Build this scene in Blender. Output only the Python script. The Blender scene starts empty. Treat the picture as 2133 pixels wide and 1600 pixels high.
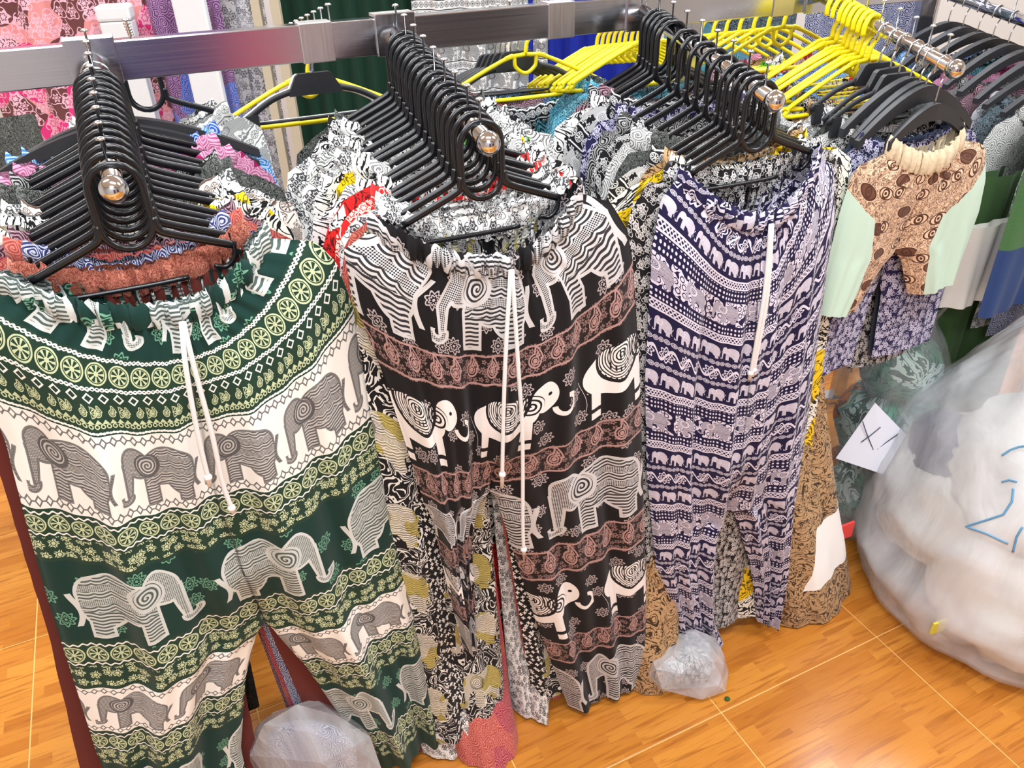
import bpy, bmesh, math, random
from mathutils import Vector, Matrix, noise
random.seed(7)
R = math.radians
C = bpy.context.scene.collection
SC = bpy.context.scene

# ------------------------------------------------------------------ camera, world, light, exposure
CAM_H, FPX, PITCH, ROLL = 1.6, 1639.0, R(32.08), R(-1.75)
cp, sp_ = math.cos(PITCH), math.sin(PITCH)
FW = Vector((0, cp, -sp_)); U0 = Vector((0, sp_, cp)); R0 = Vector((1, 0, 0))
RT = R0 * math.cos(ROLL) + U0 * math.sin(ROLL)
UP = -R0 * math.sin(ROLL) + U0 * math.cos(ROLL)
CP = Vector((0, 0, CAM_H))
cam = bpy.data.cameras.new('camera'); camo = bpy.data.objects.new('camera', cam); C.objects.link(camo)
cam.sensor_width = 36; cam.sensor_fit = 'HORIZONTAL'; cam.lens = FPX / 2133 * 36
cam.clip_start = .02
camo.matrix_world = Matrix(((RT.x, UP.x, -FW.x, CP.x), (RT.y, UP.y, -FW.y, CP.y), (RT.z, UP.z, -FW.z, CP.z), (0, 0, 0, 1)))
SC.camera = camo
w = bpy.data.worlds.new('world'); SC.world = w; w.use_nodes = True
w.node_tree.nodes['Background'].inputs[0].default_value = (.93, .97, 1, 1)
w.node_tree.nodes['Background'].inputs[1].default_value = .5
SC.view_settings.view_transform = 'Standard'; SC.view_settings.look = 'None'
SC.view_settings.gamma = 1; SC.view_settings.exposure = .18
try: SC.view_settings.use_curve_mapping = False
except Exception: pass
CEIL = 2.95
LIGHTS = [(-1.5, .9), (.1, .3), (1.7, .9), (-1.5, 2.6), (.1, 2.6), (1.7, 2.6), (.1, -1.3)]
for lx, ly in LIGHTS:
    ld = bpy.data.lights.new('tube_light', 'AREA'); ld.shape = 'RECTANGLE'; ld.size = 1.15; ld.size_y = .28
    ld.energy = 40; ld.color = (.92, .965, 1)
    lo = bpy.data.objects.new('tube_light', ld); C.objects.link(lo); lo.location = (lx, ly, CEIL - .085)

def ray(u, v): return FW + RT * ((u - 1066.5) / FPX) + UP * ((800 - v) / FPX)
def aty(u, v, y): d = ray(u, v); return CP + d * (y / d.y)
def atz(u, v, z): d = ray(u, v); return CP + d * ((z - CAM_H) / d.z)

# ------------------------------------------------------------------ helpers
def lerp(a, b, t): return a + (b - a) * t
def clamp(x, a=0., b=1.): return max(a, min(b, x))
def sstep(a, b, x): t = clamp((x - a) / (b - a)); return t * t * (3 - 2 * t)
def table(tab, x):                                # piecewise linear with smooth joints
    if x <= tab[0][0]: return tab[0][1]
    for (x0, y0), (x1, y1) in zip(tab, tab[1:]):
        if x <= x1: return lerp(y0, y1, (x - x0) / (x1 - x0))
    return tab[-1][1]

class MB:
    def __init__(s): s.v = []; s.f = []; s.uv = []
    def quad(s, a, b, c, d): s.f.append((a, b, c, d)); s.uv.append(None)
    def box(s, c, h, rz=0, mat=None):
        n = len(s.v); cz, sz = math.cos(rz), math.sin(rz)
        for k in range(8):
            x = h[0] * (1 if k & 1 else -1); y = h[1] * (1 if k & 2 else -1); z = h[2] * (1 if k & 4 else -1)
            s.v.append((c[0] + x * cz - y * sz, c[1] + x * sz + y * cz, c[2] + z))
        for f in ((0, 2, 3, 1), (4, 5, 7, 6), (0, 1, 5, 4), (2, 6, 7, 3), (0, 4, 6, 2), (1, 3, 7, 5)):
            s.f.append(tuple(n + i for i in f)); s.uv.append(None)
        return s
    def tube(s, pts, r, n=8, closed=False, sq=(1, 1), cap=True, up=None):
        pts = [Vector(p) for p in pts]; m = len(pts); rr = r if isinstance(r, (list, tuple)) else [r] * m
        base = len(s.v); T = []
        for i in range(m):
            if closed: t = pts[(i + 1) % m] - pts[i - 1]
            else: t = pts[min(i + 1, m - 1)] - pts[max(i - 1, 0)]
            T.append(t.normalized())
        ref = Vector(up) if up else (Vector((0, 1, 0)) if abs(T[0].y) < .8 else Vector((1, 0, 0)))
        a = (ref - T[0] * ref.dot(T[0])).normalized()
        for i in range(m):
            a = (a - T[i] * a.dot(T[i]))
            if a.length < 1e-5: a = T[i].orthogonal()
            a.normalize(); b = T[i].cross(a)
            for k in range(n):
                th = 2 * math.pi * k / n
                s.v.append(tuple(pts[i] + a * (math.cos(th) * rr[i] * sq[0]) + b * (math.sin(th) * rr[i] * sq[1])))
        for i in range(m if closed else m - 1):
            for k in range(n):
                j = (i + 1) % m
                s.f.append((base + i * n + k, base + i * n + (k + 1) % n, base + j * n + (k + 1) % n, base + j * n + k)); s.uv.append(None)
        if cap and not closed:
            s.f.append(tuple(base + k for k in range(n))[::-1]); s.uv.append(None)
            s.f.append(tuple(base + (m - 1) * n + k for k in range(n))); s.uv.append(None)
        return s
    def lathe(s, prof, n=20, c=(0, 0, 0), axis='z'):
        base = len(s.v); m = len(prof)
        for r, z in prof:
            for k in range(n):
                th = 2 * math.pi * k / n
                s.v.append((c[0] + r * math.cos(th), c[1] + r * math.sin(th), c[2] + z))
        for i in range(m - 1):
            for k in range(n):
                s.f.append((base + i * n + k, base + i * n + (k + 1) % n, base + (i + 1) * n + (k + 1) % n, base + (i + 1) * n + k)); s.uv.append(None)
        s.f.append(tuple(base + k for k in range(n))[::-1]); s.uv.append(None)
        s.f.append(tuple(base + (m - 1) * n + k for k in range(n))); s.uv.append(None)
        return s
    def grid(s, rows, uvs=None, wrap=False):      # rows: list of lists of points
        base = len(s.v); nr = len(rows); nc = len(rows[0])
        for r in rows: s.v.extend(tuple(p) for p in r)
        for i in range(nr - 1):
            for j in range(nc if wrap else nc - 1):
                j2 = (j + 1) % nc
                s.f.append((base + i * nc + j, base + i * nc + j2, base + (i + 1) * nc + j2, base + (i + 1) * nc + j))
                s.uv.append([uvs[i][j], uvs[i][j2], uvs[i + 1][j2], uvs[i + 1][j]] if uvs else None)
        return s
    def mesh(s, name, mat=None, smooth=True, weld=0, bevel=0):
        me = bpy.data.meshes.new(name); me.from_pydata(s.v, [], s.f)
        if any(u for u in s.uv):
            L = me.uv_layers.new(name='UVMap'); k = 0; flat = []
            for f, u in zip(s.f, s.uv):
                for i in range(len(f)): flat.extend(u[i] if u else (0, 0))
            L.data.foreach_set('uv', flat)
        if weld or bevel:
            bm = bmesh.new(); bm.from_mesh(me)
            if weld: bmesh.ops.remove_doubles(bm, verts=bm.verts, dist=weld)
            if bevel: bmesh.ops.bevel(bm, geom=bm.edges[:], offset=bevel, segments=2, profile=.6, affect='EDGES')
            bm.to_mesh(me); bm.free()
        if smooth: me.polygons.foreach_set('use_smooth', [True] * len(me.polygons))
        if mat: me.materials.append(mat)
        me.update(); return me
    def build(s, name, mat, parent=None, smooth=True, **k):
        o = bpy.data.objects.new(name, s.mesh(name, mat, smooth, **k)); C.objects.link(o); o.parent = parent
        return o

def newobj(name, me, parent=None, mat=None):
    o = bpy.data.objects.new(name, me); C.objects.link(o); o.parent = parent
    if mat:
        if not me.materials: me.materials.append(mat)
        o.material_slots[0].link = 'OBJECT'; o.material_slots[0].material = mat
    return o
def tag(o, label, cat, group=None):
    o['label'] = label; o['category'] = cat
    if group: o['group'] = group
    return o
def struct(o): o['kind'] = 'structure'; return o
def empty(name, loc, rz=0, parent=None):
    o = bpy.data.objects.new(name, None); C.objects.link(o); o.location = loc; o.rotation_euler = (0, 0, rz); o.parent = parent
    o.empty_display_size = .05
    return o
ORD = ['first', 'second', 'third', 'fourth', 'fifth', 'sixth', 'seventh', 'eighth', 'ninth', 'tenth', 'eleventh', 'twelfth',
       'thirteenth', 'fourteenth', 'fifteenth', 'sixteenth', 'seventeenth', 'eighteenth', 'nineteenth', 'twentieth', 'twenty-first', 'twenty-second']

# ------------------------------------------------------------------ shader expression builder
CT = [None]
class X:
    def __init__(s, k): s.k = k
    def __add__(s, o): return M('ADD', s, o)
    __radd__ = __add__
    def __sub__(s, o): return M('SUBTRACT', s, o)
    def __rsub__(s, o): return M('SUBTRACT', o, s)
    def __mul__(s, o): return M('MULTIPLY', s, o)
    __rmul__ = __mul__
    def __truediv__(s, o): return M('DIVIDE', s, o) if isinstance(o, X) else M('MULTIPLY', s, 1 / o)
    def __lt__(s, o): return M('LESS_THAN', s, o)
    def __gt__(s, o): return M('GREATER_THAN', s, o)
def put(sock, a):
    if isinstance(a, X): CT[0].links.new(a.k, sock)
    else: sock.default_value = a
def M(op, *a):
    n = CT[0].nodes.new('ShaderNodeMath'); n.operation = op
    for i, x in enumerate(a): put(n.inputs[i], x)
    return X(n.outputs[0])
def VM(op, *a):
    n = CT[0].nodes.new('ShaderNodeVectorMath'); n.operation = op
    for i, x in enumerate(a): put(n.inputs[i], x)
    return X(n.outputs['Value' if op in ('LENGTH', 'DISTANCE', 'DOT_PRODUCT') else 'Vector'])
def vmin(*a):
    r = a[0]
    for b in a[1:]: r = M('MINIMUM', r, b)
    return r
def vmax(*a):
    r = a[0]
    for b in a[1:]: r = M('MAXIMUM', r, b)
    return r
def sin(x): return M('SINE', x)
def cos(x): return M('COSINE', x)
def fr(x): return M('FRACT', x)
def ab(x): return M('ABSOLUTE', x)
def at2(y, x): return M('ARCTAN2', y, x)
def xy(x, y):
    n = CT[0].nodes.new('ShaderNodeCombineXYZ'); put(n.inputs[0], x); put(n.inputs[1], y); return X(n.outputs[0])
def sep(v):
    n = CT[0].nodes.new('ShaderNodeSeparateXYZ'); put(n.inputs[0], v); return X(n.outputs[0]), X(n.outputs[1])
def sep3(v):
    n = CT[0].nodes.new('ShaderNodeSeparateXYZ'); put(n.inputs[0], v); return X(n.outputs[0]), X(n.outputs[1]), X(n.outputs[2])
def mixc(f, a, b):
    n = CT[0].nodes.new('ShaderNodeMix'); n.data_type = 'RGBA'
    put(n.inputs[0], f)
    for i, c in ((6, a), (7, b)):
        if isinstance(c, X): CT[0].links.new(c.k, n.inputs[i])
        else: n.inputs[i].default_value = (*c, 1) if len(c) == 3 else c
    return X(n.outputs[2])
def noise_(v, scale, detail=2., dist=0., dim='2D'):
    n = CT[0].nodes.new('ShaderNodeTexNoise'); n.noise_dimensions = dim
    CT[0].links.new(v.k, n.inputs['Vector']); n.inputs['Scale'].default_value = scale; n.inputs['Detail'].default_value = detail
    n.inputs['Distortion'].default_value = dist
    return X(n.outputs[0]), X(n.outputs[1])
def voro(v, scale, rand=1., feature='F1'):
    n = CT[0].nodes.new('ShaderNodeTexVoronoi'); n.voronoi_dimensions = '2D'; n.feature = feature
    CT[0].links.new(v.k, n.inputs['Vector']); n.inputs['Scale'].default_value = scale; n.inputs['Randomness'].default_value = rand
    return n
def uvn():
    n = CT[0].nodes.new('ShaderNodeTexCoord'); return X(n.outputs['UV'])
def objc():
    n = CT[0].nodes.new('ShaderNodeTexCoord'); return X(n.outputs['Object'])
def srgb(r, g, b): return tuple((c / 12.92 if c <= .04045 else ((c + .055) / 1.055) ** 2.4) for c in (r / 255, g / 255, b / 255))

def group(name, outs, fn):
    g = bpy.data.node_groups.new(name, 'ShaderNodeTree')
    g.interface.new_socket('P', in_out='INPUT', socket_type='NodeSocketVector')
    for o in outs: g.interface.new_socket(o, in_out='OUTPUT', socket_type='NodeSocketFloat')
    old = CT[0]; CT[0] = g
    gi = g.nodes.new('NodeGroupInput'); res = fn(X(gi.outputs[0]))
    go = g.nodes.new('NodeGroupOutput')
    for i, r in enumerate(res): put(go.inputs[i], r)
    CT[0] = old; return g
def call(g, P):
    n = CT[0].nodes.new('ShaderNodeGroup'); n.node_tree = g; put(n.inputs[0], P)
    return [X(o) for o in n.outputs]

def mat_new(name, rough=.5, metal=0., col=(.8, .8, .8), spec=.5, sheen=0.):
    m = bpy.data.materials.new(name); m.use_nodes = True; CT[0] = m.node_tree
    b = m.node_tree.nodes['Principled BSDF']
    b.inputs['Base Color'].default_value = (*col, 1); b.inputs['Roughness'].default_value = rough; b.inputs['Metallic'].default_value = metal
    b.inputs['Specular IOR Level'].default_value = spec
    if sheen: b.inputs['Sheen Weight'].default_value = sheen
    return m, b
def bump(b, h, strength=.2, dist=.002):
    n = CT[0].nodes.new('ShaderNodeBump'); n.inputs['Strength'].default_value = strength; n.inputs['Distance'].default_value = dist
    put(n.inputs['Height'], h); CT[0].links.new(n.outputs[0], b.inputs['Normal'])
def setcol(b, c): CT[0].links.new(c.k, b.inputs['Base Color'])

def ell(P, cx, cy, a, b): return VM('LENGTH', VM('MULTIPLY_ADD', P, (1 / a, 1 / b, 0), (-cx / a, -cy / b, 0)))
def dist(P, cx, cy): return VM('DISTANCE', P, (cx, cy, 0))

def _elephant(P):                                # faces left, about 1 high; outputs inside, ink, outline
    x, y = sep(P)
    kb = ell(P, .12, .10, .43, .33)
    e = (kb - 1) * .35
    e = vmin(e, (ell(P, .30, -.02, .25, .36) - 1) * .28)
    e = vmin(e, (ell(P, -.36, .20, .20, .24) - 1) * .2)
    leg = vmax(vmin(ab(x + .17) - .10, ab(x - .36) - .11), ab(y + .22) - .28)
    e = vmin(e, leg)
    tx = x + .50 - (y - .1) * .10                # trunk
    e = vmin(e, vmax(ab(tx) - (.065 + .09 * y), ab(y + .08) - .26))
    dc = dist(P, -.605, -.33)
    e = vmin(e, vmax(ab(dc - .085) - .036, y + .32))
    e = vmin(e, vmax(ab(x - .585 - .05 * sin(y * 9)) - .016, ab(y + .12) - .22))      # tail
    ins = e < 0
    de = dist(P, -.19, .17)
    th = at2(y - .17, x + .19)
    ear = de < .185
    spi = sin(de * 120 - th)
    yy = y + .45 * M('MULTIPLY', x - .1, x - .1)
    sc = sin(yy * 135 + 3.6 * ab(sin(x * 18)))
    lg = sin(y * 130 + .6 * sin(x * 40))
    fine = sin((x + y) * 150) * sin((x - y) * 150) * 1.4
    alt = sin(yy * 30 + .6) > .25
    body = sc + (fine - sc) * alt
    low = y < -.14
    ink = body + (lg - body) * low
    head = x < -.34
    ink = ink + (fine - ink) * head
    ink = ink + (spi - ink) * ear
    ink = vmax(ink > -.05, ab(de - .185) < .016, ab(de - .15) < .008)
    return ins, ink, (ab(e) < .016)
G_ELE = group('elephant_print', ['inside', 'ink', 'line'], _elephant)

def _deco(P):                                    # white decorated elephant, faces right via flipped P
    x, y = sep(P)
    kb = ell(P, .14, .08, .44, .29)
    e = (kb - 1) * .3
    e = vmin(e, (ell(P, -.36, .22, .17, .21) - 1) * .2)
    e = vmin(e, vmax(vmin(ab(x + .15) - .075, ab(x - .40) - .075), ab(y + .22) - .28))
    dc = dist(P, -.60, .03)                      # raised trunk
    e = vmin(e, vmax(ab(dc - .12) - .042, vmin(y - .04, x + .62)))
    e = vmin(e, vmax(ab(x - .58 - .06 * sin(y * 7)) - .014, ab(y + .10) - .24))
    ins = e < 0
    kc = ell(P, .10, .24, .30, .32)
    cloth = kc < 1
    sw = sin(kc * 62 + 3.0 * ab(sin(x * 17)))
    ci = M('MAXIMUM', sw > .35, M('MULTIPLY', sin(x * 120) > .5, sin(kc * 15.5) > .4))
    rim = ab(kc - .93) < .06
    ear = dist(P, -.20, .16)
    ei = M('MULTIPLY', ear < .15, sin(ear * 110 - at2(y - .16, x + .20)) > .2)
    ank = ab(y + .36) < .03
    eye = dist(P, -.42, .24) < .025
    ink = vmax(M('MULTIPLY', cloth, M('MAXIMUM', ci, rim)), ei, ank, eye)
    return ins, ink, (ab(e) < .012)
G_DEC = group('decorated_elephant_print', ['inside', 'ink', 'line'], _deco)

def _rosette(P):                                 # unit cell -.5..5
    x, y = sep(P); r = VM('LENGTH', P); th = at2(y, x)
    a = .36 + .07 * cos(th * 8)
    o = ab(r - a) < .045
    inn = ab(r - a * .55) < .035
    return vmax(o, inn, r < .07), r < a
G_ROS = group('rosette_print', ['ink', 'inside'], _rosette)

def _medal(P):
    x, y = sep(P); r = VM('LENGTH', P); th = at2(y, x)
    disc = r < .47
    pet = M('MULTIPLY', r < (.34 + .0 * r), ab(sin(th * 4)) > .62)
    ringd = ab(r - .38) < .02
    hole = M('MAXIMUM', M('MULTIPLY', pet, r > .10), ringd)
    return [M('MULTIPLY', disc, 1 - hole)]
G_MED = group('medallion_print', ['ink'], _medal)

def _pais(P):                                    # paisley tear drop in a unit cell
    x, y = sep(P)
    k = ell(P, 0, -.12, .22, .26)
    t = vmax(ab(x - .10 + .55 * (y - .05) * (y - .05)) - (.16 - .36 * (y - .05)), ab(y - .17) - .22)
    e = vmin((k - 1) * .24, t)
    return [vmax(ab(e) < .03, ab(e + .10) < .022, (k < .35))]
G_PAI = group('paisley_print', ['ink'], _pais)

def cellP(u, v, su, v0, v1, ph=0., flip=1):      # repeating cells along a band: local coords with height 1
    h = v1 - v0
    return xy((fr(u / su + ph) - .5) * (flip * su / h), ((v0 + v1) / 2 - v) / h)
def band(v, a, b): return M('MULTIPLY', v > a, v < b)
def rope(u, v, v0, k=500, amp=.0018, wd=.0013): return M('MAXIMUM', ab(v - v0 - amp * sin(u * k)) < wd, ab(v - v0 + amp * sin(u * k)) < wd * .6)
def scatter(P, scale, rand=.8):                  # rosettes at random cells
    n = voro(P, scale, rand)
    d = VM('SUBTRACT', VM('SCALE', P, 0, 0), (0, 0, 0)) if False else None
    pos = X(n.outputs['Position'])
    q = VM('SUBTRACT', P, pos)
    s = CT[0].nodes.new('ShaderNodeVectorMath'); s.operation = 'SCALE'; CT[0].links.new(q.k, s.inputs[0]); s.inputs['Scale'].default_value = scale
    return X(s.outputs[0]), X(n.outputs['Color']), X(n.outputs['Distance'])
# ------------------------------------------------------------------ materials
def cloth(name, rough=.85): return mat_new(name, rough, 0, spec=.25, sheen=.08)
def weave(b, P):
    f, _ = noise_(P, 900, 1); bump(b, f, .12, .001)

def m_green():
    m, b = cloth('green_elephant_print'); P = uvn(); u, v = sep(P)
    G = srgb(13, 52, 46); G2 = srgb(30, 58, 44); CR = srgb(196, 208, 168); WH = srgb(238, 238, 234); GR = srgb(92, 92, 94)
    # first border: ropes, medallions, diamonds, paisley, triangles
    s0 = .058; med = call(G_MED, cellP(u, v, .030, s0 + .006, s0 + .036))[0]
    ink = M('MULTIPLY', med, band(v, s0 + .006, s0 + .036))
    wl = vmax(rope(u, v, s0 + .002), rope(u, v, s0 + .040), rope(u, v, s0 + .100, 700, .0008))
    dx = fr(u / .020) - .5
    dm = ab(ab(dx) + ab((v - s0 - .052) / .020) - .30) < .07
    wl = vmax(wl, M('MULTIPLY', dm, band(v, s0 + .044, s0 + .060)))
    pa = call(G_PAI, cellP(u, v, .019, s0 + .060, s0 + .080))[0]
    pa2 = call(G_MED, cellP(u, v, .038, s0 + .062, s0 + .080, .5))[0]
    ink = vmax(ink, M('MULTIPLY', M('MAXIMUM', pa, M('MULTIPLY', pa2, fr(u / .038) < .45)), band(v, s0 + .060, s0 + .080)))
    tri = ab(fr(u / .010) - .5) * .012 < (v - s0 - .081)
    tri = M('MULTIPLY', tri, band(v, s0 + .081, s0 + .087))
    rng = ab(VM('LENGTH', xy((fr(u / .008) - .5) * .008, v - s0 - .0905)) - .0026) < .0008
    ink = vmax(ink, tri, rng)
    # second kind of border (medallions and dense flowers), three times
    B2 = [(.292, .372), (.528, .618), (.722, .80), (.955, 1.05)]
    t = 0; bm_ = 0
    for a, c in B2:
        k = band(v, a, c); bm_ = k + bm_; t = M('MULTIPLY', k, (v - a) / (c - a)) + t
    med2 = call(G_MED, xy(fr(u / .032) - .5, (t - .26) / .36))[0]
    ink2 = M('MULTIPLY', med2, band(t, .09, .43))
    rp = M('MAXIMUM', ab(t - .05 - .018 * sin(u * 520)) < .016, ab(t - .47 - .018 * sin(u * 520)) < .016)
    q, colr, dd = scatter(xy(u, v), 58, .55)
    qx, qy = sep(q); th = at2(qy, qx); qr = VM('LENGTH', q)
    fl = M('MULTIPLY', qr < (.40 + .10 * cos(th * 5)), ab(qr - .20) > .035)
    fl = M('MULTIPLY', fl, M('MAXIMUM', ab(sin(th * 2.5)) > .25, qr < .2))
    ink2 = M('MAXIMUM', ink2, M('MULTIPLY', fl, band(t, .53, .97 )))
    # dark zones
    D = [(-.085, .055), (.376, .524), (.802, .952)]
    td = 0; dm_ = 0
    for a, c in D:
        k = band(v, a, c); dm_ = k + dm_; td = M('MULTIPLY', k, (v - a) / (c - a)) + td
    ins, ei, el = call(G_ELE, xy((fr(u / .215 + .30) - .5) * (-.215 / .135), (.5 - td) * 1.12))
    de = M('MULTIPLY', M('MAXIMUM', M('MULTIPLY', ins, .12 + .8 * ei), el), dm_)
    q2, c2, _ = scatter(xy(u, v), 17, .7)
    ro, ri = call(G_ROS, VM('MULTIPLY', q2, (1.9, 1.9, 0)))
    ro = M('MULTIPLY', ro, M('MULTIPLY', dm_, 1 - ins))
    # white zones
    Wz = [(.162, .290), (.622, .718)]
    tw = 0; wm = 0
    for a, c in Wz:
        k = band(v, a, c); wm = k + wm; tw = M('MULTIPLY', k, (v - a) / (c - a)) + tw
    ins2, ei2, el2 = call(G_ELE, xy((fr(u / .128 + .1) - .5) * (.128 / .094), (.5 - tw) * 1.36))
    ch = M('MINIMUM', ab(tw - .075), ab(tw - .925))
    cx_ = ab(fr(u / .014) - .5)
    chain = M('MAXIMUM', ab(cx_ * .5 + ch * 3.2 - .16) < .045, M('MULTIPLY', ch < .008, cx_ > .3))
    gi = vmax(M('MULTIPLY', ins2, .42 + .5 * ei2), el2 * .8, chain * .85)
    col = mixc(M('MAXIMUM', ink, ink2), G2, CR)
    col = mixc(vmax(wl, rp), col, WH)
    col = mixc(dm_, col, G)
    col = mixc(ro * .75, col, srgb(120, 180, 150))
    col = mixc(de, col, srgb(205, 212, 210))
    wc = mixc(gi, WH, srgb(52, 52, 56))
    col = mixc(wm, col, wc)
    setcol(b, col); return m

def m_black():
    m, b = cloth('black_elephant_print'); P = uvn(); u, v = sep(P)
    K = srgb(13, 11, 15)
    A = [(-.02, .135), (.415, .585), (.94, 1.12)]
    Bz = [(.200, .345), (.685, .855)]
    N = [(.138, .196), (.350, .412), (.590, .672), (.862, .932)]
    def zone(Z):
        t = 0; k_ = 0
        for a, c in Z:
            k = band(v, a, c); k_ = k + k_; t = M('MULTIPLY', k, (v - a) / (c - a)) + t
        return t, k_
    ta, ka = zone(A)
    ins, ei, el = call(G_ELE, xy((fr(u / .205 + .70) - .5) * (.205 / .150), (.5 - ta) * 1.08))
    tb, kb = zone(Bz)
    ins2, ei2, el2 = call(G_DEC, xy((fr(u / .215 + .42) - .5) * (-.215 / .150), (.5 - tb) * 1.06))
    tn, kn = zone(N)
    pa = call(G_PAI, xy((fr(u / .040 + .2) - .5) * .9, (.42 - tn) * 1.25))[0]
    q, c, dd = scatter(xy(u, v), 95, .9); qx, qy = sep(q)
    dots = M('MULTIPLY', VM('LENGTH', q) < (.36 + .12 * cos(at2(qy, qx) * 5)), VM('LENGTH', q) > .13)
    ed = M('MAXIMUM', ab(tn - .06) < .025, ab(tn - .94) < .03)
    bi = vmax(pa, M('MULTIPLY', dots, .55), ed)
    q2, c2, _ = scatter(xy(u, v), 19, .75)
    ro, ri = call(G_ROS, VM('MULTIPLY', q2, (1.7, 1.7, 0)))
    col = mixc(M('MULTIPLY', ro, 1 - kn), K, srgb(176, 164, 166))
    col = mixc(kn, col, mixc(bi, srgb(30, 20, 20), srgb(176, 140, 136)))
    em = M('MULTIPLY', M('MAXIMUM', ins, el), ka)
    col = mixc(em, col, mixc(M('MAXIMUM', ei, el), srgb(44, 44, 48), srgb(200, 199, 200)))
    wm = M('MULTIPLY', ins2, kb)
    col = mixc(wm, col, mixc(M('MAXIMUM', ei2, el2), srgb(236, 233, 232), srgb(20, 18, 22)))
    setcol(b, col); return m

def m_navy():
    m, b = cloth('navy_elephant_print'); P = uvn(); u, v0 = sep(P)
    v = v0 + .55 * M('MULTIPLY', u > .05, u - .05) + .006 * sin(u * 22)
    K = srgb(26, 22, 62); LV = srgb(222, 218, 236)
    per = .245; t = fr(v / per + .62)               # one repeat of bands
    def bz(a, c): return M('MULTIPLY', t > a, t < c)
    def lt_(a, c): return (t - a) / (c - a)
    # rope bands
    ink = 0
    tw = lambda c0: vmax(ab(t - c0) < .006, ab(t - c0 - .052) < .006, M('MULTIPLY', ab(t - c0 - .026 - .014 * sin(u * 420)) < .006, 1), M('MULTIPLY', ab(t - c0 - .026 + .014 * sin(u * 420)) < .006, 1))
    ink = vmax(tw(.02), tw(.44))
    # dotted zones
    dt = VM('LENGTH', xy(fr(u / .008) - .5, fr(t * 30) - .5)) < .27
    ink = vmax(ink, M('MULTIPLY', dt, bz(.085, .17)), M('MULTIPLY', dt, bz(.36, .43)))
    # pale picture band
    q, c, dd = scatter(xy(u, v), 60, 1.); qx, qy = sep(q)
    bl = M('MULTIPLY', VM('LENGTH', q) < .52 + .14 * cos(at2(qy, qx) * 3), ab(VM('LENGTH', q) - .24) > .05)
    i3, e3, l3 = call(G_ELE, xy((fr(u / .085 + .5) - .5) * 1.6, (.5 - lt_(.18, .35)) * 1.15))
    pic = M('MAXIMUM', bl, 0.) * (1 - i3) + M('MULTIPLY', i3, e3)
    ink = M('MAXIMUM', ink, M('MULTIPLY', pic, bz(.175, .355)))
    # small elephant rows
    i1, e1, l1 = call(G_ELE, xy((fr(u / .044) - .5) * 1.35, (.5 - lt_(.515, .64)) * 1.12))
    i2, e2, l2 = call(G_ELE, xy((fr(u / .044 + .5) - .5) * 1.35, (.5 - lt_(.875, .995)) * 1.12))
    ink = vmax(ink, M('MULTIPLY', M('MULTIPLY', i1, .55 + .45 * e1), bz(.515, .64)), M('MULTIPLY', M('MULTIPLY', i2, .55 + .45 * e2), bz(.875, .995)))
    # little flowers and scroll flowers
    r1 = call(G_MED, xy(fr(u / .0125) - .5, (.5 - lt_(.65, .69)) * 1.1))[0]
    r2 = call(G_MED, xy(fr(u / .0125 + .5) - .5, (.5 - lt_(.825, .865)) * 1.1))[0]
    r3 = call(G_ROS, xy((fr(u / .042) - .5) * 1.25, (.5 - lt_(.70, .82)) * 1.0))[0]
    sc = ab(lt_(.70, .82) - .5 - .32 * sin(u * 150)) < .09
    ink = vmax(ink, M('MULTIPLY', r1, bz(.65, .69)), M('MULTIPLY', r2, bz(.825, .865)), M('MULTIPLY', M('MAXIMUM', r3, sc), bz(.70, .82)))
    nz, _ = noise_(P, 170, 2)
    ink = M('MULTIPLY', ink, .80 + .4 * nz)
    setcol(b, mixc(ink, K, LV)); return m

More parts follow.
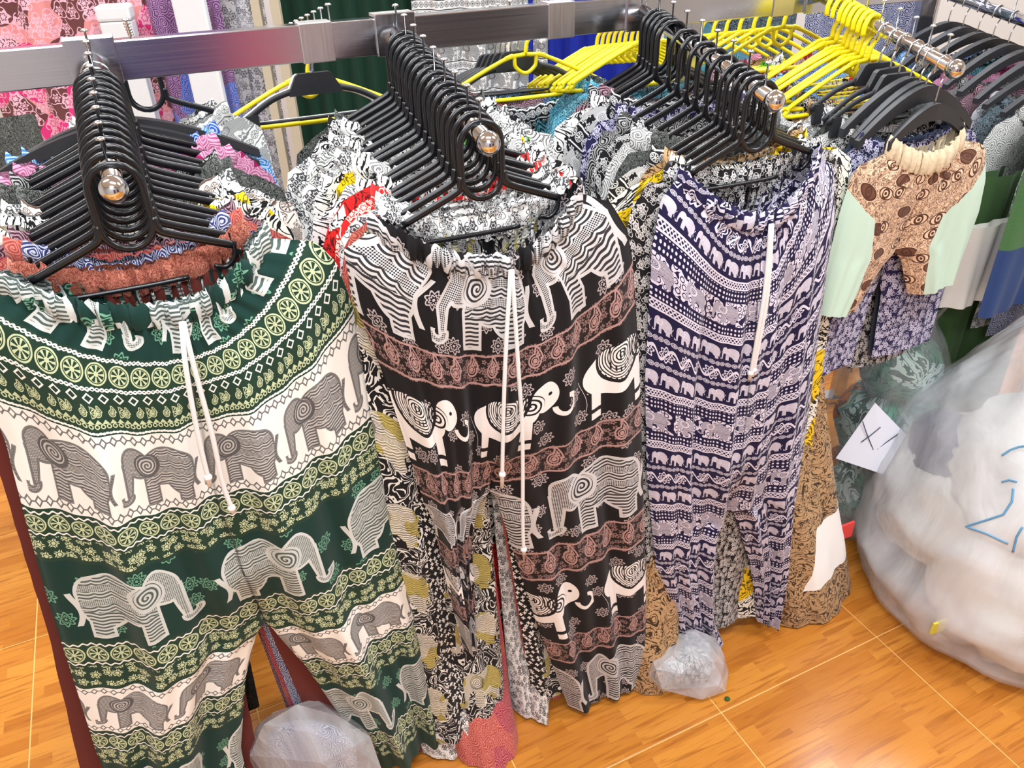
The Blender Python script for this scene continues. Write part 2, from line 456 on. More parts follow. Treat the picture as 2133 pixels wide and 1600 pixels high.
PR = {}
def m_print(name, bg, fg, style='floral', scale=30, acc=None, accw=.25, mid=None):
    """general printed fabric: floral / paisley / leaf / bands / mesh"""
    if name in PR: return PR[name]
    m, b = cloth(name); P = uvn(); u, v = sep(P)
    bg, fg = srgb(*bg), srgb(*fg)
    if style == 'floral':
        q, c, dd = scatter(P, scale, .9); qx, qy = sep(q); r = VM('LENGTH', q); th = at2(qy, qx)
        cr, cg, cb = sep3(c)
        a = (.24 + .2 * cr) + .08 * cos(th * 6)
        ink = M('MAXIMUM', M('MULTIPLY', r < a, ab(r - a * .5) > .035), ab(r - .5 - .12 * sin(th * 3)) < .035)
    elif style == 'paisley':
        nf, nc = noise_(P, scale * .7, 1)
        pw = VM('ADD', P, VM('MULTIPLY', nc, (.5 / scale, .5 / scale, 0)))
        q, c, dd = scatter(pw, scale * .7, .8); qx, qy = sep(q); r = VM('LENGTH', q)
        ink = vmax(sin(r * 34 + at2(qy, qx)) > .1, r < .08)
        ink = M('MULTIPLY', ink, (sin(r * 110 + at2(qy, qx) * 6) > -.6))
    elif style == 'leaf':
        nf, nc = noise_(P, scale * .55, 3, 1.4)
        n2, _ = noise_(P, scale * 3.2, 2, .6)
        ink = M('MAXIMUM', ab(fr(nf * 7) - .5) < .14, M('MULTIPLY', n2 > .58, fr(nf * 7) > .5))
    elif style == 'bands':
        t = fr(v / .085)
        q, c, dd = scatter(P, scale, .5); qx, qy = sep(q); r = VM('LENGTH', q)
        fl = M('MULTIPLY', r < .38 + .09 * cos(at2(qy, qx) * 6), ab(r - .2) > .04)
        i1, e1, l1 = call(G_ELE, xy((fr(u / .09) - .5) * 1.5, (.5 - (t - .35) / .6) * 1.1))
        med = call(G_MED, xy(fr(u / .018) - .5, (t - .12) / .2))[0]
        ink = vmax(M('MULTIPLY', med, t < .24), ab(t - .28) < .015, ab(t - .97) < .015,
                   M('MULTIPLY', i1, .35 + .6 * e1), M('MULTIPLY', M('MULTIPLY', fl, 1 - i1), M('MULTIPLY', t > .33, .8)))
    else:                                          # mesh: fine squiggles
        n2, _ = noise_(P, scale * 4, 2, 1.0); ink = ab(fr(n2 * 6) - .5) < .2
    col = mixc(ink, bg, fg)
    if mid:
        nf, _ = noise_(P, scale * .35, 1); col = mixc(M('MULTIPLY', nf > .55, 1 - ink), col, srgb(*mid))
    if acc:
        n = voro(P, 6.5, 1.); cr, cg, cb = sep3(X(n.outputs['Color']))
        am = M('MULTIPLY', cr < accw, X(n.outputs['Distance']) < .62)
        col = mixc(M('MULTIPLY', am, 1 - ink * .85), col, srgb(*acc))
    setcol(b, col); PR[name] = m; return m

MAT = {}
def simple(name, col, rough=.5, metal=0., spec=.5, nz=0, nscale=60):
    m, b = mat_new(name, rough, metal, srgb(*col), spec)
    if nz:
        f, _ = noise_(objc(), nscale, 3, dim='3D')
        setcol(b, mixc(f * nz, srgb(*col), tuple(c * .35 for c in srgb(*col))))
    MAT[name] = m; return m
simple('chrome', (215, 217, 220), .10, 1.)
m, b = mat_new('rail_steel', .2, 1., srgb(198, 201, 208))
f, _ = noise_(VM('MULTIPLY', objc(), (2, 80, 400)), 1, 2, dim='3D'); CT[0].links.new((f * .12 + .12).k, b.inputs['Roughness']); MAT['rail_steel'] = m
m, b = mat_new('brushed_steel', .38, 1., srgb(205, 202, 200))
f, _ = noise_(VM('MULTIPLY', objc(), (300, 60, 12)), 1, 2, dim='3D'); CT[0].links.new((f * .2 + .28).k, b.inputs['Roughness']); MAT['brushed_steel'] = m
simple('black_plastic', (22, 24, 28), .24, nz=.5, nscale=40)
simple('matt_black_plastic', (38, 39, 43), .5, nz=.3, nscale=30)
simple('yellow_plastic', (240, 220, 20), .35, nz=.15, nscale=40)
simple('white_plastic', (226, 228, 230), .4, nz=.08)
simple('white_cord', (238, 238, 240), .8, nz=.2, nscale=600)
simple('paper', (226, 230, 242), .8, nz=.04)
simple('ink_pen', (60, 66, 92), .6, nz=.1)
simple('blue_marker', (92, 150, 190), .5, nz=.1)
simple('wall_paint', (205, 203, 200), .85, nz=.08, nscale=3)
simple('ceiling_paint', (232, 232, 230), .9, nz=.05, nscale=3)
simple('grout', (236, 182, 104), .6, nz=.12, nscale=30)
simple('leaf_bit', (40, 90, 40), .7, nz=.2)
simple('red_tag', (222, 66, 62), .6, nz=.1)
simple('yellow_tag', (226, 216, 80), .6, nz=.1)
simple('beige_post', (196, 184, 160), .6, nz=.15)
def plain(name, col, rough=.85, fold=.15):
    m, b = cloth(name, rough); P = uvn(); f, _ = noise_(P, 420, 2); g, _ = noise_(P, 12, 2)
    setcol(b, mixc(f * .35 + g * fold, srgb(*col), tuple(c * .55 for c in srgb(*col)))); MAT[name] = m; return m
plain('dark_green_cloth', (24, 58, 42)); plain('olive_cloth', (62, 92, 52)); plain('navy_cloth', (34, 52, 96)); plain('royal_blue_cloth', (26, 44, 158))
plain('mint_cloth', (190, 214, 198), fold=.08); plain('white_cloth', (240, 238, 232), fold=.04); plain('maroon_cloth', (104, 44, 38)); plain('slate_cloth', (52, 62, 84)); plain('black_cloth', (22, 22, 26))

def m_floor():
    m, b = mat_new('wood_print_tile', .22, 0, spec=.5)
    n = CT[0].nodes.new('ShaderNodeNewGeometry'); P = X(n.outputs['Position'])
    r = CT[0].nodes.new('ShaderNodeVectorRotate'); r.rotation_type = 'Z_AXIS'; CT[0].links.new(P.k, r.inputs[0]); r.inputs['Angle'].default_value = -R(24.48)
    Q = X(r.outputs[0]); x, y = sep(Q)
    row = M('FLOOR', y / .0335)
    w1 = CT[0].nodes.new('ShaderNodeTexWhiteNoise'); w1.noise_dimensions = '1D'; put(w1.inputs['W'], row)
    xs = x / .21 + X(w1.outputs[0]) * 7.3
    cell = M('FLOOR', xs)
    w2 = CT[0].nodes.new('ShaderNodeTexWhiteNoise'); w2.noise_dimensions = '2D'; put(w2.inputs['Vector'], xy(row, cell))
    tone = X(w2.outputs[0])
    g1, _ = noise_(VM('MULTIPLY_ADD', Q, (7, 95, 0), xy(tone * 50, row)), 1, 4, .5)
    g2, _ = noise_(VM('MULTIPLY', Q, (20, 420, 0)), 1, 2)
    col = mixc(tone, srgb(172, 98, 28), srgb(206, 136, 54))
    col = mixc(M('MULTIPLY', tone > .9, .6), col, srgb(168, 92, 28))
    col = mixc(M('MULTIPLY', g1 > .52, M('MINIMUM', (g1 - .52) * 5, .8)), col, srgb(150, 80, 22))
    col = mixc(g2 * .25, col, srgb(232, 166, 76))
    setcol(b, col); return m
MAT['floor'] = m_floor()

def m_plastic(name, tint, cover, rough=.18, wr=9.):
    m = bpy.data.materials.new(name); m.use_nodes = True; CT[0] = m.node_tree; nt = m.node_tree
    b = nt.nodes['Principled BSDF']; out = nt.nodes['Material Output']
    b.inputs['Base Color'].default_value = (*srgb(*tint), 1); b.inputs['Roughness'].default_value = rough
    tr = nt.nodes.new('ShaderNodeBsdfTransparent'); tr.inputs[0].default_value = (.93, .94, .95, 1)
    mx = nt.nodes.new('ShaderNodeMixShader'); f, _ = noise_(VM('MULTIPLY', objc(), (1, 1, .5)), wr, 4, 1.2, dim='3D')
    put(mx.inputs[0], M('MULTIPLY', f, cover * 2)); nt.links.new(tr.outputs[0], mx.inputs[1]); nt.links.new(b.outputs[0], mx.inputs[2])
    nt.links.new(mx.outputs[0], out.inputs[0]); bump(b, f, .6, .02); MAT[name] = m; return m
m_plastic('clear_sack', (236, 238, 242), .44, .12, 5.); m_plastic('clear_bag', (232, 233, 238), .40, .25, 9.); m_plastic('wrap_film', (228, 232, 236), .22, .12, 16)

HG, HB, HN = m_green(), m_black(), m_navy()
BW = (236, 236, 234); BK = (22, 21, 25)
p_wb_leaf = m_print('white_black_leaf_print', BW, BK, 'leaf', 34)
p_wb_floral = m_print('white_grey_floral_print', BW, (70, 70, 74), 'floral', 62)
p_wb_pais = m_print('white_black_paisley_print', BW, (30, 30, 34), 'paisley', 58)
p_bw_floral = m_print('black_white_floral_print', BK, (214, 214, 214), 'floral', 70)
p_bw_pais = m_print('black_white_paisley_print', BK, (206, 206, 206), 'paisley', 62)
p_bw_mesh = m_print('black_grey_lace_print', (26, 28, 28), (120, 124, 120), 'mesh', 45)
p_bw_bands = m_print('black_white_elephant_bands', BK, (222, 222, 222), 'bands', 70)
p_wb_bands = m_print('white_black_elephant_bands', BW, (58, 58, 62), 'bands', 70)
p_yel = m_print('yellow_and_white_print', (240, 238, 226), BK, 'leaf', 28, acc=(246, 206, 16), accw=.45)
p_red = m_print('red_and_white_print', (238, 238, 234), BK, 'leaf', 30, acc=(226, 40, 40), accw=.4)
p_grn = m_print('white_print_with_bright_green', (238, 238, 234), BK, 'leaf', 36, acc=(90, 220, 30), accw=.2)
p_blue = m_print('light_blue_print', (52, 120, 186), (196, 222, 240), 'paisley', 62, acc=(24, 70, 170), accw=.3)
p_pink = m_print('pink_magenta_print', (214, 160, 190), (142, 28, 88), 'paisley', 54, acc=(150, 20, 80), accw=.2)
p_teal = m_print('teal_print', (20, 66, 78), (120, 196, 210), 'paisley', 46)
p_turq = m_print('turquoise_print', (30, 110, 140), (140, 210, 226), 'mesh', 40, mid=(20, 60, 80))
p_salm = m_print('salmon_red_print', (168, 66, 62), (214, 140, 124), 'paisley', 60, acc=(150, 40, 70), accw=.2)
p_rust = m_print('rust_brown_print', (128, 60, 48), (196, 126, 104), 'mesh', 34)
p_nvy2 = m_print('navy_white_scroll_print', (40, 48, 104), (222, 226, 238), 'paisley', 62)
p_nvy3 = m_print('navy_lavender_floral_print', (34, 30, 74), (204, 202, 226), 'floral', 64)
p_brn = m_print('white_brown_tribal_print', (232, 226, 218), (96, 74, 66), 'bands', 60)
p_wine = m_print('wine_dark_print', (70, 34, 52), (190, 160, 168), 'paisley', 60)
def m_gan():
    m, b = cloth('black_print_with_yellow_figures'); P = uvn(); u, v = sep(P)
    nf, nc = noise_(P, 26, 2, 1.2); fl = ab(fr(nf * 6) - .5) < .15
    t = fr(v / .165 + .3); ins, ei, el = call(G_ELE, xy((fr(u / .19 + .9) - .5) * 1.75, (.5 - t) * 1.55))
    q, c, dd = scatter(P, 75, .8); qx, qy = sep(q); r = VM('LENGTH', q); dots = r < .30 + .1 * cos(at2(qy, qx) * 4)
    sd = fr(u / .19 + .9); edge = M('MAXIMUM', sd < .10, sd > .90)
    ink = M('MAXIMUM', M('MULTIPLY', fl, 1 - edge), M('MULTIPLY', dots, edge))
    col = mixc(ink, srgb(18, 18, 22), srgb(226, 226, 222))
    col = mixc(M('MAXIMUM', ins, el), col, mixc(M('MULTIPLY', ei, .8), mixc(noise_(P, 14, 1)[0] > .5, srgb(226, 224, 214), srgb(196, 184, 110)), mixc(noise_(P, 20, 1)[0] > .48, srgb(40, 38, 34), srgb(112, 102, 40))))
    col = mixc(ab(el - .5) < .4, col, srgb(236, 234, 220))
    setcol(b, col); return m
p_gan = m_gan()
p_beige = m_print('beige_brown_eye_print', (222, 190, 158), (92, 58, 42), 'paisley', 30, mid=(188, 150, 116))
p_brown = m_print('brown_leaf_print', (196, 164, 122), (70, 50, 32), 'leaf', 40, mid=(150, 116, 78))
p_jung = m_print('jungle_leaf_print', (206, 232, 222), (24, 84, 72), 'leaf', 18, acc=(222, 120, 40), accw=.16, mid=(80, 150, 120))
p_pinkfl = m_print('pink_floral_print', (110, 66, 66), (240, 190, 206), 'floral', 24, acc=(226, 60, 130), accw=.35, mid=(232, 150, 150))
p_purp = m_print('purple_print', (98, 56, 110), (196, 160, 196), 'paisley', 48, acc=(40, 110, 200), accw=.2)
p_grey = m_print('grey_print', (216, 216, 220), (120, 120, 126), 'floral', 40)
p_wbred = m_print('white_elephant_print_with_red', (236, 236, 230), (120, 122, 120), 'bands', 40, acc=(220, 50, 56), accw=.10)
p_redw = m_print('red_print_with_white', (216, 40, 40), (236, 226, 214), 'floral', 36)
p_dkteal = m_print('dark_multicolour_print', (28, 30, 36), (130, 150, 160), 'mesh', 30, acc=(60, 130, 160), accw=.2)
# ------------------------------------------------------------------ the setting
TY, TD = R(24.48), .4784
ta, tb = Vector((math.cos(TY), math.sin(TY), 0)), Vector((-math.sin(TY), math.cos(TY), 0))
T0 = Vector((.284 * 1.6, .697 * 1.6, 0))
floor = struct(MB().box((.2, 1.2, -.0514), (4.2, 4.6, .05)).build('floor', MAT['grout'], None, smooth=False))
tile_me = MB().box((0, 0, -.006), (TD / 2 - .0016, TD / 2 - .0016, .006)).mesh('tile', MAT['floor'], False, bevel=.0012)
for i in range(-9, 9):
    for j in range(-8, 9):
        c = T0 + ta * (TD * (i + .5)) + tb * (TD * (j + .5))
        if -3.0 < c.x < 3.2 and -.4 < c.y < 3.5:
            o = newobj('tile', tile_me, floor); o.location = c; o.rotation_euler = (0, 0, TY)
struct(MB().box((.2, 3.75, 1.45), (4.2, .05, 1.5)).build('wall_back', MAT['wall_paint'], None, smooth=False))
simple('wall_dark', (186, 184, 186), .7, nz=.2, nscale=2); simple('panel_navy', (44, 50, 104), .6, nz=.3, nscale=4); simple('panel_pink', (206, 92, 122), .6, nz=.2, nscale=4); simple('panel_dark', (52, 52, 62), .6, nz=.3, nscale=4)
struct(MB().box((.2, -1.75, 1.45), (4.2, .05, 1.5)).build('wall_front', MAT['wall_dark'], None, smooth=False))
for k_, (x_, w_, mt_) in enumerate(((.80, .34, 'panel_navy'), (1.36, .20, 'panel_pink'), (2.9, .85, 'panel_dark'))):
    struct(MB().box((x_, -1.685, .95), (w_, .013, .75)).build('reflection_panel_%d' % (k_ + 1), MAT[mt_], None, False, bevel=.004))  # unseen panels added behind the camera to colour the rail's reflection
struct(MB().box((-3.6, 1.0, 1.45), (.05, 2.8, 1.5)).build('wall_left', MAT['wall_paint'], None, smooth=False))
struct(MB().box((3.9, 1.0, 1.45), (.05, 2.8, 1.5)).build('wall_right', MAT['wall_paint'], None, smooth=False))
struct(MB().box((.2, 1.2, CEIL + .05), (4.2, 4.6, .05)).build('ceiling', MAT['ceiling_paint'], None, smooth=False))

# ------------------------------------------------------------------ display rack
YAW = R(23)
EX = Vector((math.cos(YAW), math.sin(YAW), 0)); EA = Vector((math.sin(YAW), -math.cos(YAW), 0))     # along the rail; out along the arms
BALLS = [Vector(p) for p in ((-.456, .904, 1.32), (-.023, 1.051, 1.32), (.410, 1.238, 1.32), (.780, 1.432, 1.32))]
RAILO = BALLS[1] - EA * .40; RAILO.z = 1.403
ROOTS = []
for bl in BALLS:
    L = -(RAILO - bl).dot(EA); r_ = bl - EA * L; r_.z = 1.41; ROOTS.append(r_)
rack = empty('display_rack', (RAILO.x, RAILO.y, 0), YAW)
tag(rack, 'chrome clothes rack: rectangular rail with sloping pinned arms ending in balls', 'clothes rack')
def loc(p): d = Vector(p) - Vector((RAILO.x, RAILO.y, 0)); return Vector((d.dot(EX), -d.dot(EA), d.z))
MB().box((.25, 0, 1.403), (1.55, .015, .0275)).build('rail', MAT['rail_steel'], rack, False, bevel=.002)
for sx in (-.62, -.13, .305, .80, 1.3):
    MB().box((sx, 0, 1.403), (.026, .0172, .0297)).build('sleeve', MAT['brushed_steel'], rack, False, bevel=.0015)
for sx in (-1.15, .62, 1.75):
    o = MB().box((sx, .03, .69), (.015, .015, .69)).build('post', MAT['rail_steel'], rack, False, bevel=.002)
    MB().box((sx, .03, .012), (.03, .25, .012)).build('foot', MAT['rail_steel'], o, False, bevel=.003)
pin_me = MB().lathe([(.0016, 0), (.0016, .034), (.0052, .0345), (.0058, .036), (.004, .0378), (.0012, .0385)], 12).mesh('pin', MAT['chrome'])
ball_me = MB().lathe([(.004, -.0165)] + [(.0165 * math.cos(a), .0165 * math.sin(a)) for a in [R(-78 + 12 * k) for k in range(14)]] + [(.003, .0164)], 24).mesh('ball', MAT['chrome'])
def make_arm(root, ball, parent, local, npin=9, rr=.0115, bracket=True):
    a, b = local(root), local(ball); d = (b - a); Ln = d.length; dn = d.normalized()
    o = MB().tube([a, b], rr, 20).build('arm', MAT['chrome'], parent)
    for k in range(npin):
        q = newobj('pin', pin_me, o); q.location = b - dn * (.022 + k * (Ln - .05) / (npin - 1)) + Vector((0, 0, rr - .002))
    q = newobj('ball', ball_me, o); q.location = b + dn * .004
    if bracket:
        MB().box((a.x, -.0165, a.z - .005), (.034, .003, .032)).build('bracket', MAT['rail_steel'], parent, False, bevel=.0012)
        MB().box((a.x, -.001, a.z + .0245), (.034, .0165, .0025)).build('bracket_cap', MAT['brushed_steel'], parent, False, bevel=.001)
    return o
for rt, bl in zip(ROOTS, BALLS): make_arm(rt, bl, rack, loc)

def on_arm(k, d, roots=ROOTS, balls=BALLS):       # point on top of arm k at distance d from its ball
    a, b = roots[k], balls[k]; n = (a - b).normalized(); p = b + n * d; return Vector((p.x, p.y, p.z + .0118))

# ------------------------------------------------------------------ hangers (local origin = where the hook rests on the arm)
def arc(cx, cz, r, a0, a1, n, y=0): return [(cx + r * math.cos(R(lerp(a0, a1, i / n))), y, cz + r * math.sin(R(lerp(a0, a1, i / n)))) for i in range(n + 1)]
def bez(pts, n=6):                                # Catmull-Rom through points
    out = []; P = [Vector(p) for p in pts]; P = [P[0] * 2 - P[1]] + P + [P[-1] * 2 - P[-2]]
    for i in range(1, len(P) - 2):
        for k in range(n):
            t = k / n; a, b, c, d = P[i - 1:i + 3]
            out.append(.5 * ((2 * b) + (c - a) * t + (2 * a - 5 * b + 4 * c - d) * t * t + (3 * b - a - 3 * c + d) * t ** 3))
    out.append(P[-2]); return out
HM = {}
def hm(kind, part, mb, smooth=True): HM.setdefault(kind, []).append((part, mb.mesh(part, None, smooth)))
# black loop hanger
hm('loop', 'hook_loop', MB().tube(arc(0, -.026, .030, 0, 180, 10) + arc(0, -.071, .030, 180, 360, 10), .0042, 8, closed=True, sq=(.9, 1.1)))
for s in (-1, 1):
    hm('loop', 'shoulder_bar', MB().tube(bez([(s * .031, 0, -.066), (s * .034, 0, -.082), (s * .048, 0, -.091), (s * .085, 0, -.106), (s * .120, 0, -.120)], 4), [.0045] * 16 + [.0042], 8, sq=(.8, 1.25)))
hm('loop', 'trouser_bar', MB().tube(bez([(-.119, 0, -.119), (-.126, 0, -.130), (-.122, 0, -.145), (-.10, 0, -.150), (0, 0, -.152), (.055, 0, -.151)], 4), .0034, 6))
hm('loop', 'end_ring', MB().tube(bez([(.117, 0, -.118), (.116, 0, -.134), (.103, 0, -.146), (.088, 0, -.142)], 4), .0034, 6))
# yellow tubular hanger
def tubular(kind, hk):
    hm(kind, 'hook', MB().tube(bez([(-.022, 0, -.030), (-.021, 0, -.012), (-.010, 0, .004), (.008, 0, .003), (.019, 0, -.012), (.017, 0, -.034), (.004, 0, -.052), (0, 0, -.075)], 4), .0044, 8, sq=(1.2, .9)))
    hm(kind, 'hook_cup', MB().tube(bez([(-.045, 0, -.080), (-.026, 0, -.076), (-.022, 0, -.098), (0, 0, -.112), (.022, 0, -.098), (.026, 0, -.076), (.045, 0, -.080)], 4), .0042, 8))
    hm(kind, 'frame', MB().tube(bez([(0, 0, -.074), (.05, 0, -.083), (.165, 0, -.135), (.178, 0, -.146), (.170, 0, -.158), (.0, 0, -.162), (-.170, 0, -.158), (-.178, 0, -.146), (-.165, 0, -.135), (-.05, 0, -.083), (0, 0, -.074)], 4), .0044, 8))
tubular('tubular', 0)
# wide moulded hanger with wire hook
def contour(kind, half, drop, thick, hgt, hook=.075):
    rows = []; n = 18
    for i in range(n + 1):
        t = -1 + 2 * i / n; x = t * half; z = -hook - drop * (abs(t) ** 1.6); hh = hgt * (1 - .45 * abs(t)); th = thick * (1 - .3 * abs(t))
        rows.append([(x, -th, z - hh), (x, th, z - hh), (x, th * .9, z), (x, -th * .9, z)])
    mb = MB().grid(rows, None, True); mb.f.append((3, 2, 1, 0)); mb.uv.append(None); q = len(mb.v); mb.f.append((q - 4, q - 3, q - 2, q - 1)); mb.uv.append(None)
    hm(kind, 'shoulder_body', mb, False)
    hm(kind, 'wire_hook', MB().tube(bez([(-.020, 0, -.026), (-.016, 0, -.006), (0, 0, .002), (.016, 0, -.008), (.016, 0, -.026), (.003, 0, -.046), (0, 0, -hook - .002)], 4), .0017, 6))
contour('contour', .20, .075, .011, .022)
contour('kids', .094, .056, .009, .030, .078)
contour('mid', .138, .080, .009, .030, .060)
# clip hanger with a block in the middle
rows = []
for z, hw in ((-.066, .030), (-.070, .036), (-.100, .052), (-.106, .052)): rows.append([(-hw, -.005, z), (hw, -.005, z), (hw, .005, z), (-hw, .005, z)])
mb = MB().grid(rows, None, True); mb.f += [(3, 2, 1, 0), (12, 13, 14, 15)]; mb.uv += [None, None]
hm('clip', 'centre_block', mb, False)
hm('clip', 'wire_hook', MB().tube(bez([(-.020, 0, -.026), (-.016, 0, -.006), (0, 0, .002), (.016, 0, -.008), (.016, 0, -.026), (.003, 0, -.046), (0, 0, -.068)], 4), .0022, 6))
for s in (-1, 1):
    hm('clip', 'shoulder_bar', MB().tube(bez([(s * .045, 0, -.096), (s * .09, 0, -.110), (s * .145, 0, -.142)], 5), .0045, 8, sq=(.8, 1.3)))
    hm('clip', 'clip', MB().box((s * .128, 0, -.150), (.010, .007, .018)), False)
hm('clip', 'trouser_bar', MB().tube([(-.13, 0, -.150), (.13, 0, -.150)], .003, 6))

def hanger(kind, pos, yaw, mat, label, group, name=None, tilt=0):
    e = empty(name or {'loop': 'loop_hanger', 'tubular': 'tubular_hanger', 'contour': 'moulded_hanger', 'kids': 'moulded_hanger', 'mid': 'moulded_hanger', 'clip': 'clip_hanger'}[kind], pos, yaw)
    e.rotation_euler = (0, tilt, yaw)
    for part, me in HM[kind]:
        m2 = MAT['chrome'] if part == 'wire_hook' else mat
        newobj(part, me, e, m2)
    return tag(e, label, 'hanger', group)

# ------------------------------------------------------------------ trousers (local origin = hook contact point, x along hanger, -y towards the aisle)
def pants_surface(p):
    """returns fn(side, half, w, v) -> (x,y,z), also the waist path"""
    def zc(v): return table(p['zc'], v)
    def ze(v, h): return table(p['ze'], v)
    def pt(side, h, w, v):
        s = h * (1 - w); a = abs(s)
        z = lerp(zc(v), ze(v, h), a ** p.get('pw', 2.0))
        if v > p['vc'] and h < 0 and 'kl' in p:
            zk = lerp(zc(p['vc']), ze(p['vc'], h), a ** p.get('pw', 2.0)); z = zk + (z - zk) * p['kl']
        xo = table(p['xr'] if h > 0 else p['xl'], -ze(v, h))
        vc = p['vc']
        cen = table(p.get('cen', [(0, 0)]), v)
        if v <= vc: xi = cen
        else: xi = cen + (table(p['ir'] if h > 0 else p['il'], v) - cen) * sstep(vc, vc + .03, v)
        x = lerp(xo, xi, w)
        bl = sstep(vc - .16, vc, v)
        D = lerp((1 - a ** 2.6) ** .75, math.sin(math.pi * clamp(w, 0, 1)) ** .6 * .8 if 0 < w < 1 else 0, bl)
        bu = table(p['bf'] if side < 0 else p['bb'], v)
        if h > 0 and 'fr' in p: bu = lerp(.010, bu, p['fr'])
        ed = clamp(D * 1.4)
        sd = p.get('seed', 0); fa = p.get('fold', .01) * sstep(.02, .25, v) * (1 + .5 * v)
        f = fa * (.55 * math.sin(7.1 * s + 1.3 + sd + 1.2 * v) + .4 * math.sin(14.7 * s + 2.9 * sd - 2.4 * v) + .28 * math.sin(31 * s + 5 * sd + 3.1 * v))
        g = p.get('gath', .003) * math.sin(s * p.get('gn', 46)) * math.exp(-v / .07)
        y = side * bu * D + (f + g) * ed
        cr = p.get('crum', 0)
        if cr:
            k = cr * (sstep(0, .03, v) * .4 + .6) * (1.4 if v < .25 else .6)
            nv = noise.noise_vector((x * 22 + sd, v * 22, side * 3.1 + sd)); x += nv.x * k * (.4 + ed * .6); y += nv.y * k * .6 * ed; z += nv.z * k
        return (x, y, z)
    return pt
def pants_mesh(name, p, nu, nv):
    pt = pants_surface(p); L = p['L']; vs = [L * ((i / nv) ** 1.12) for i in range(nv + 1)]; mb = MB(); wf = p.get('wf', .27)
    for side in (-1, 1):
        for h in (-1, 1):
            rows = []; uvs = []
            for v in vs:
                rows.append([pt(side, h, j / nu, v) for j in range(nu + 1)])
                uvs.append([(h * (1 - j / nu) * wf + (0 if side < 0 else 1.37), v) for j in range(nu + 1)])
            mb.grid(rows, uvs)
    return mb.mesh(name, None, True, weld=2e-4)
def band_mesh(p, n=80, hgt=.026, pleats=40, amp=.0035):
    """gathered elastic waistband around the top opening"""
    pt = pants_surface(p); path = []
    for side in (-1, 1):
        for i in range(n):
            s = -1 + 2 * i / n
            if side > 0: s = -s
            h = -1 if s < 0 else 1; path.append((pt(side, h, 1 - abs(s), 0), s, side))
    rows = [[] for _ in range(4)]; uvs = [[] for _ in range(4)]; m = len(path)
    for i, (q, s, side) in enumerate(path):
        a, b = Vector(path[(i + 1) % m][0]), Vector(path[i - 1][0]); t = (a - b); t.z = 0; t.normalize() if t.length else None
        nrm = Vector((t.y, -t.x, 0)) if t.length else Vector((0, -1, 0))
        for k, (dz, out) in enumerate(((-.012, .002), (0, .005), (hgt * .6, .0045), (hgt, 0))):
            rp = amp * math.sin(2 * math.pi * pleats * i / m + p.get('seed', 0)) + amp * .5 * math.sin(17 * i / m * 6.28)
            v_ = Vector(q) + nrm * (out + rp * (1 if k < 3 else .5)); v_.z += dz + (amp * .6 * math.cos(2 * math.pi * pleats * i / m) if k == 3 else 0)
            rows[k].append(tuple(v_)); uvs[k].append((i / m * .9, .02 - dz))
    return MB().grid(rows, uvs, True).mesh('waistband', None, True)

def shift(tab, dz=0): return [(a, b + dz) for a, b in tab]
CZ = 1.339                                        # height of the front hook contact above the floor
HERO = {}
HERO['green'] = dict(L=1.10, vc=.60, seed=.4, fold=.017, gath=.0045, gn=60, pw=2.0, wf=.285,
    zc=shift([(0, 1.156), (.5, .655), (1.10, .055)], -CZ),
    ze=shift([(0, 1.222), (.03, 1.222), (.07, 1.205), (.11, 1.15), (.18, 1.065), (.30, .90), (.60, .575), (1.10, .045)], -CZ),
    xr=[(CZ - z, x) for z, x in ((1.225, .118), (1.222, .16), (1.205, .222), (1.17, .246), (1.10, .259), (.987, .270), (.848, .283), (.636, .296), (.447, .310), (.15, .322), (0, .325))],
    xl=[(CZ - z, x) for z, x in ((1.225, -.118), (1.222, -.15), (1.205, -.195), (1.17, -.208), (1.014, -.214), (.878, -.232), (.724, -.250), (.532, -.268), (.389, -.282), (0, -.30))],
    cen=[(0, .03), (.3, .012), (.6, .03)],
    il=[(.60, .022), (.72, -.025), (.90, -.07), (1.1, -.085)], ir=[(.60, .032), (.65, .045), (.75, .077), (1.05, .146), (1.1, .155)],
    bf=[(0, .040), (.1, .052), (.5, .050), (.7, .052), (1.1, .045)], bb=[(0, .014), (1.1, .012)])
HERO['black'] = dict(L=1.12, vc=.43, seed=1.9, fold=.014, gath=.004, gn=52, pw=1.9, wf=.262, kl=.52,
    zc=shift([(0, 1.147), (.43, .722), (1.12, .02)], -CZ),
    ze=shift([(0, 1.222), (.03, 1.222), (.07, 1.20), (.11, 1.135), (.18, 1.04), (.30, .875), (.43, .735), (1.12, .018)], -CZ),
    xr=[(CZ - z, x) for z, x in ((1.225, .112), (1.222, .15), (1.20, .205), (1.15, .238), (1.093, .252), (.911, .276), (.65, .303), (.386, .328), (.063, .352), (0, .345))],
    xl=[(CZ - z, x) for z, x in ((1.225, -.122), (1.222, -.16), (1.20, -.205), (1.12, -.200), (1.005, -.175), (.849, -.150), (.745, -.135), (.631, -.120), (.4, -.11), (0, -.09))],
    cen=[(0, .018), (.43, -.015)],
    il=[(.43, -.03), (.60, -.055), (1.12, -.06)], ir=[(.43, -.008), (.63, .034), (.82, .075), (1.09, .142), (1.12, .15)],
    bf=[(0, .040), (.1, .046), (.5, .042), (1.12, .040)], bb=[(0, .012), (1.12, .012)])
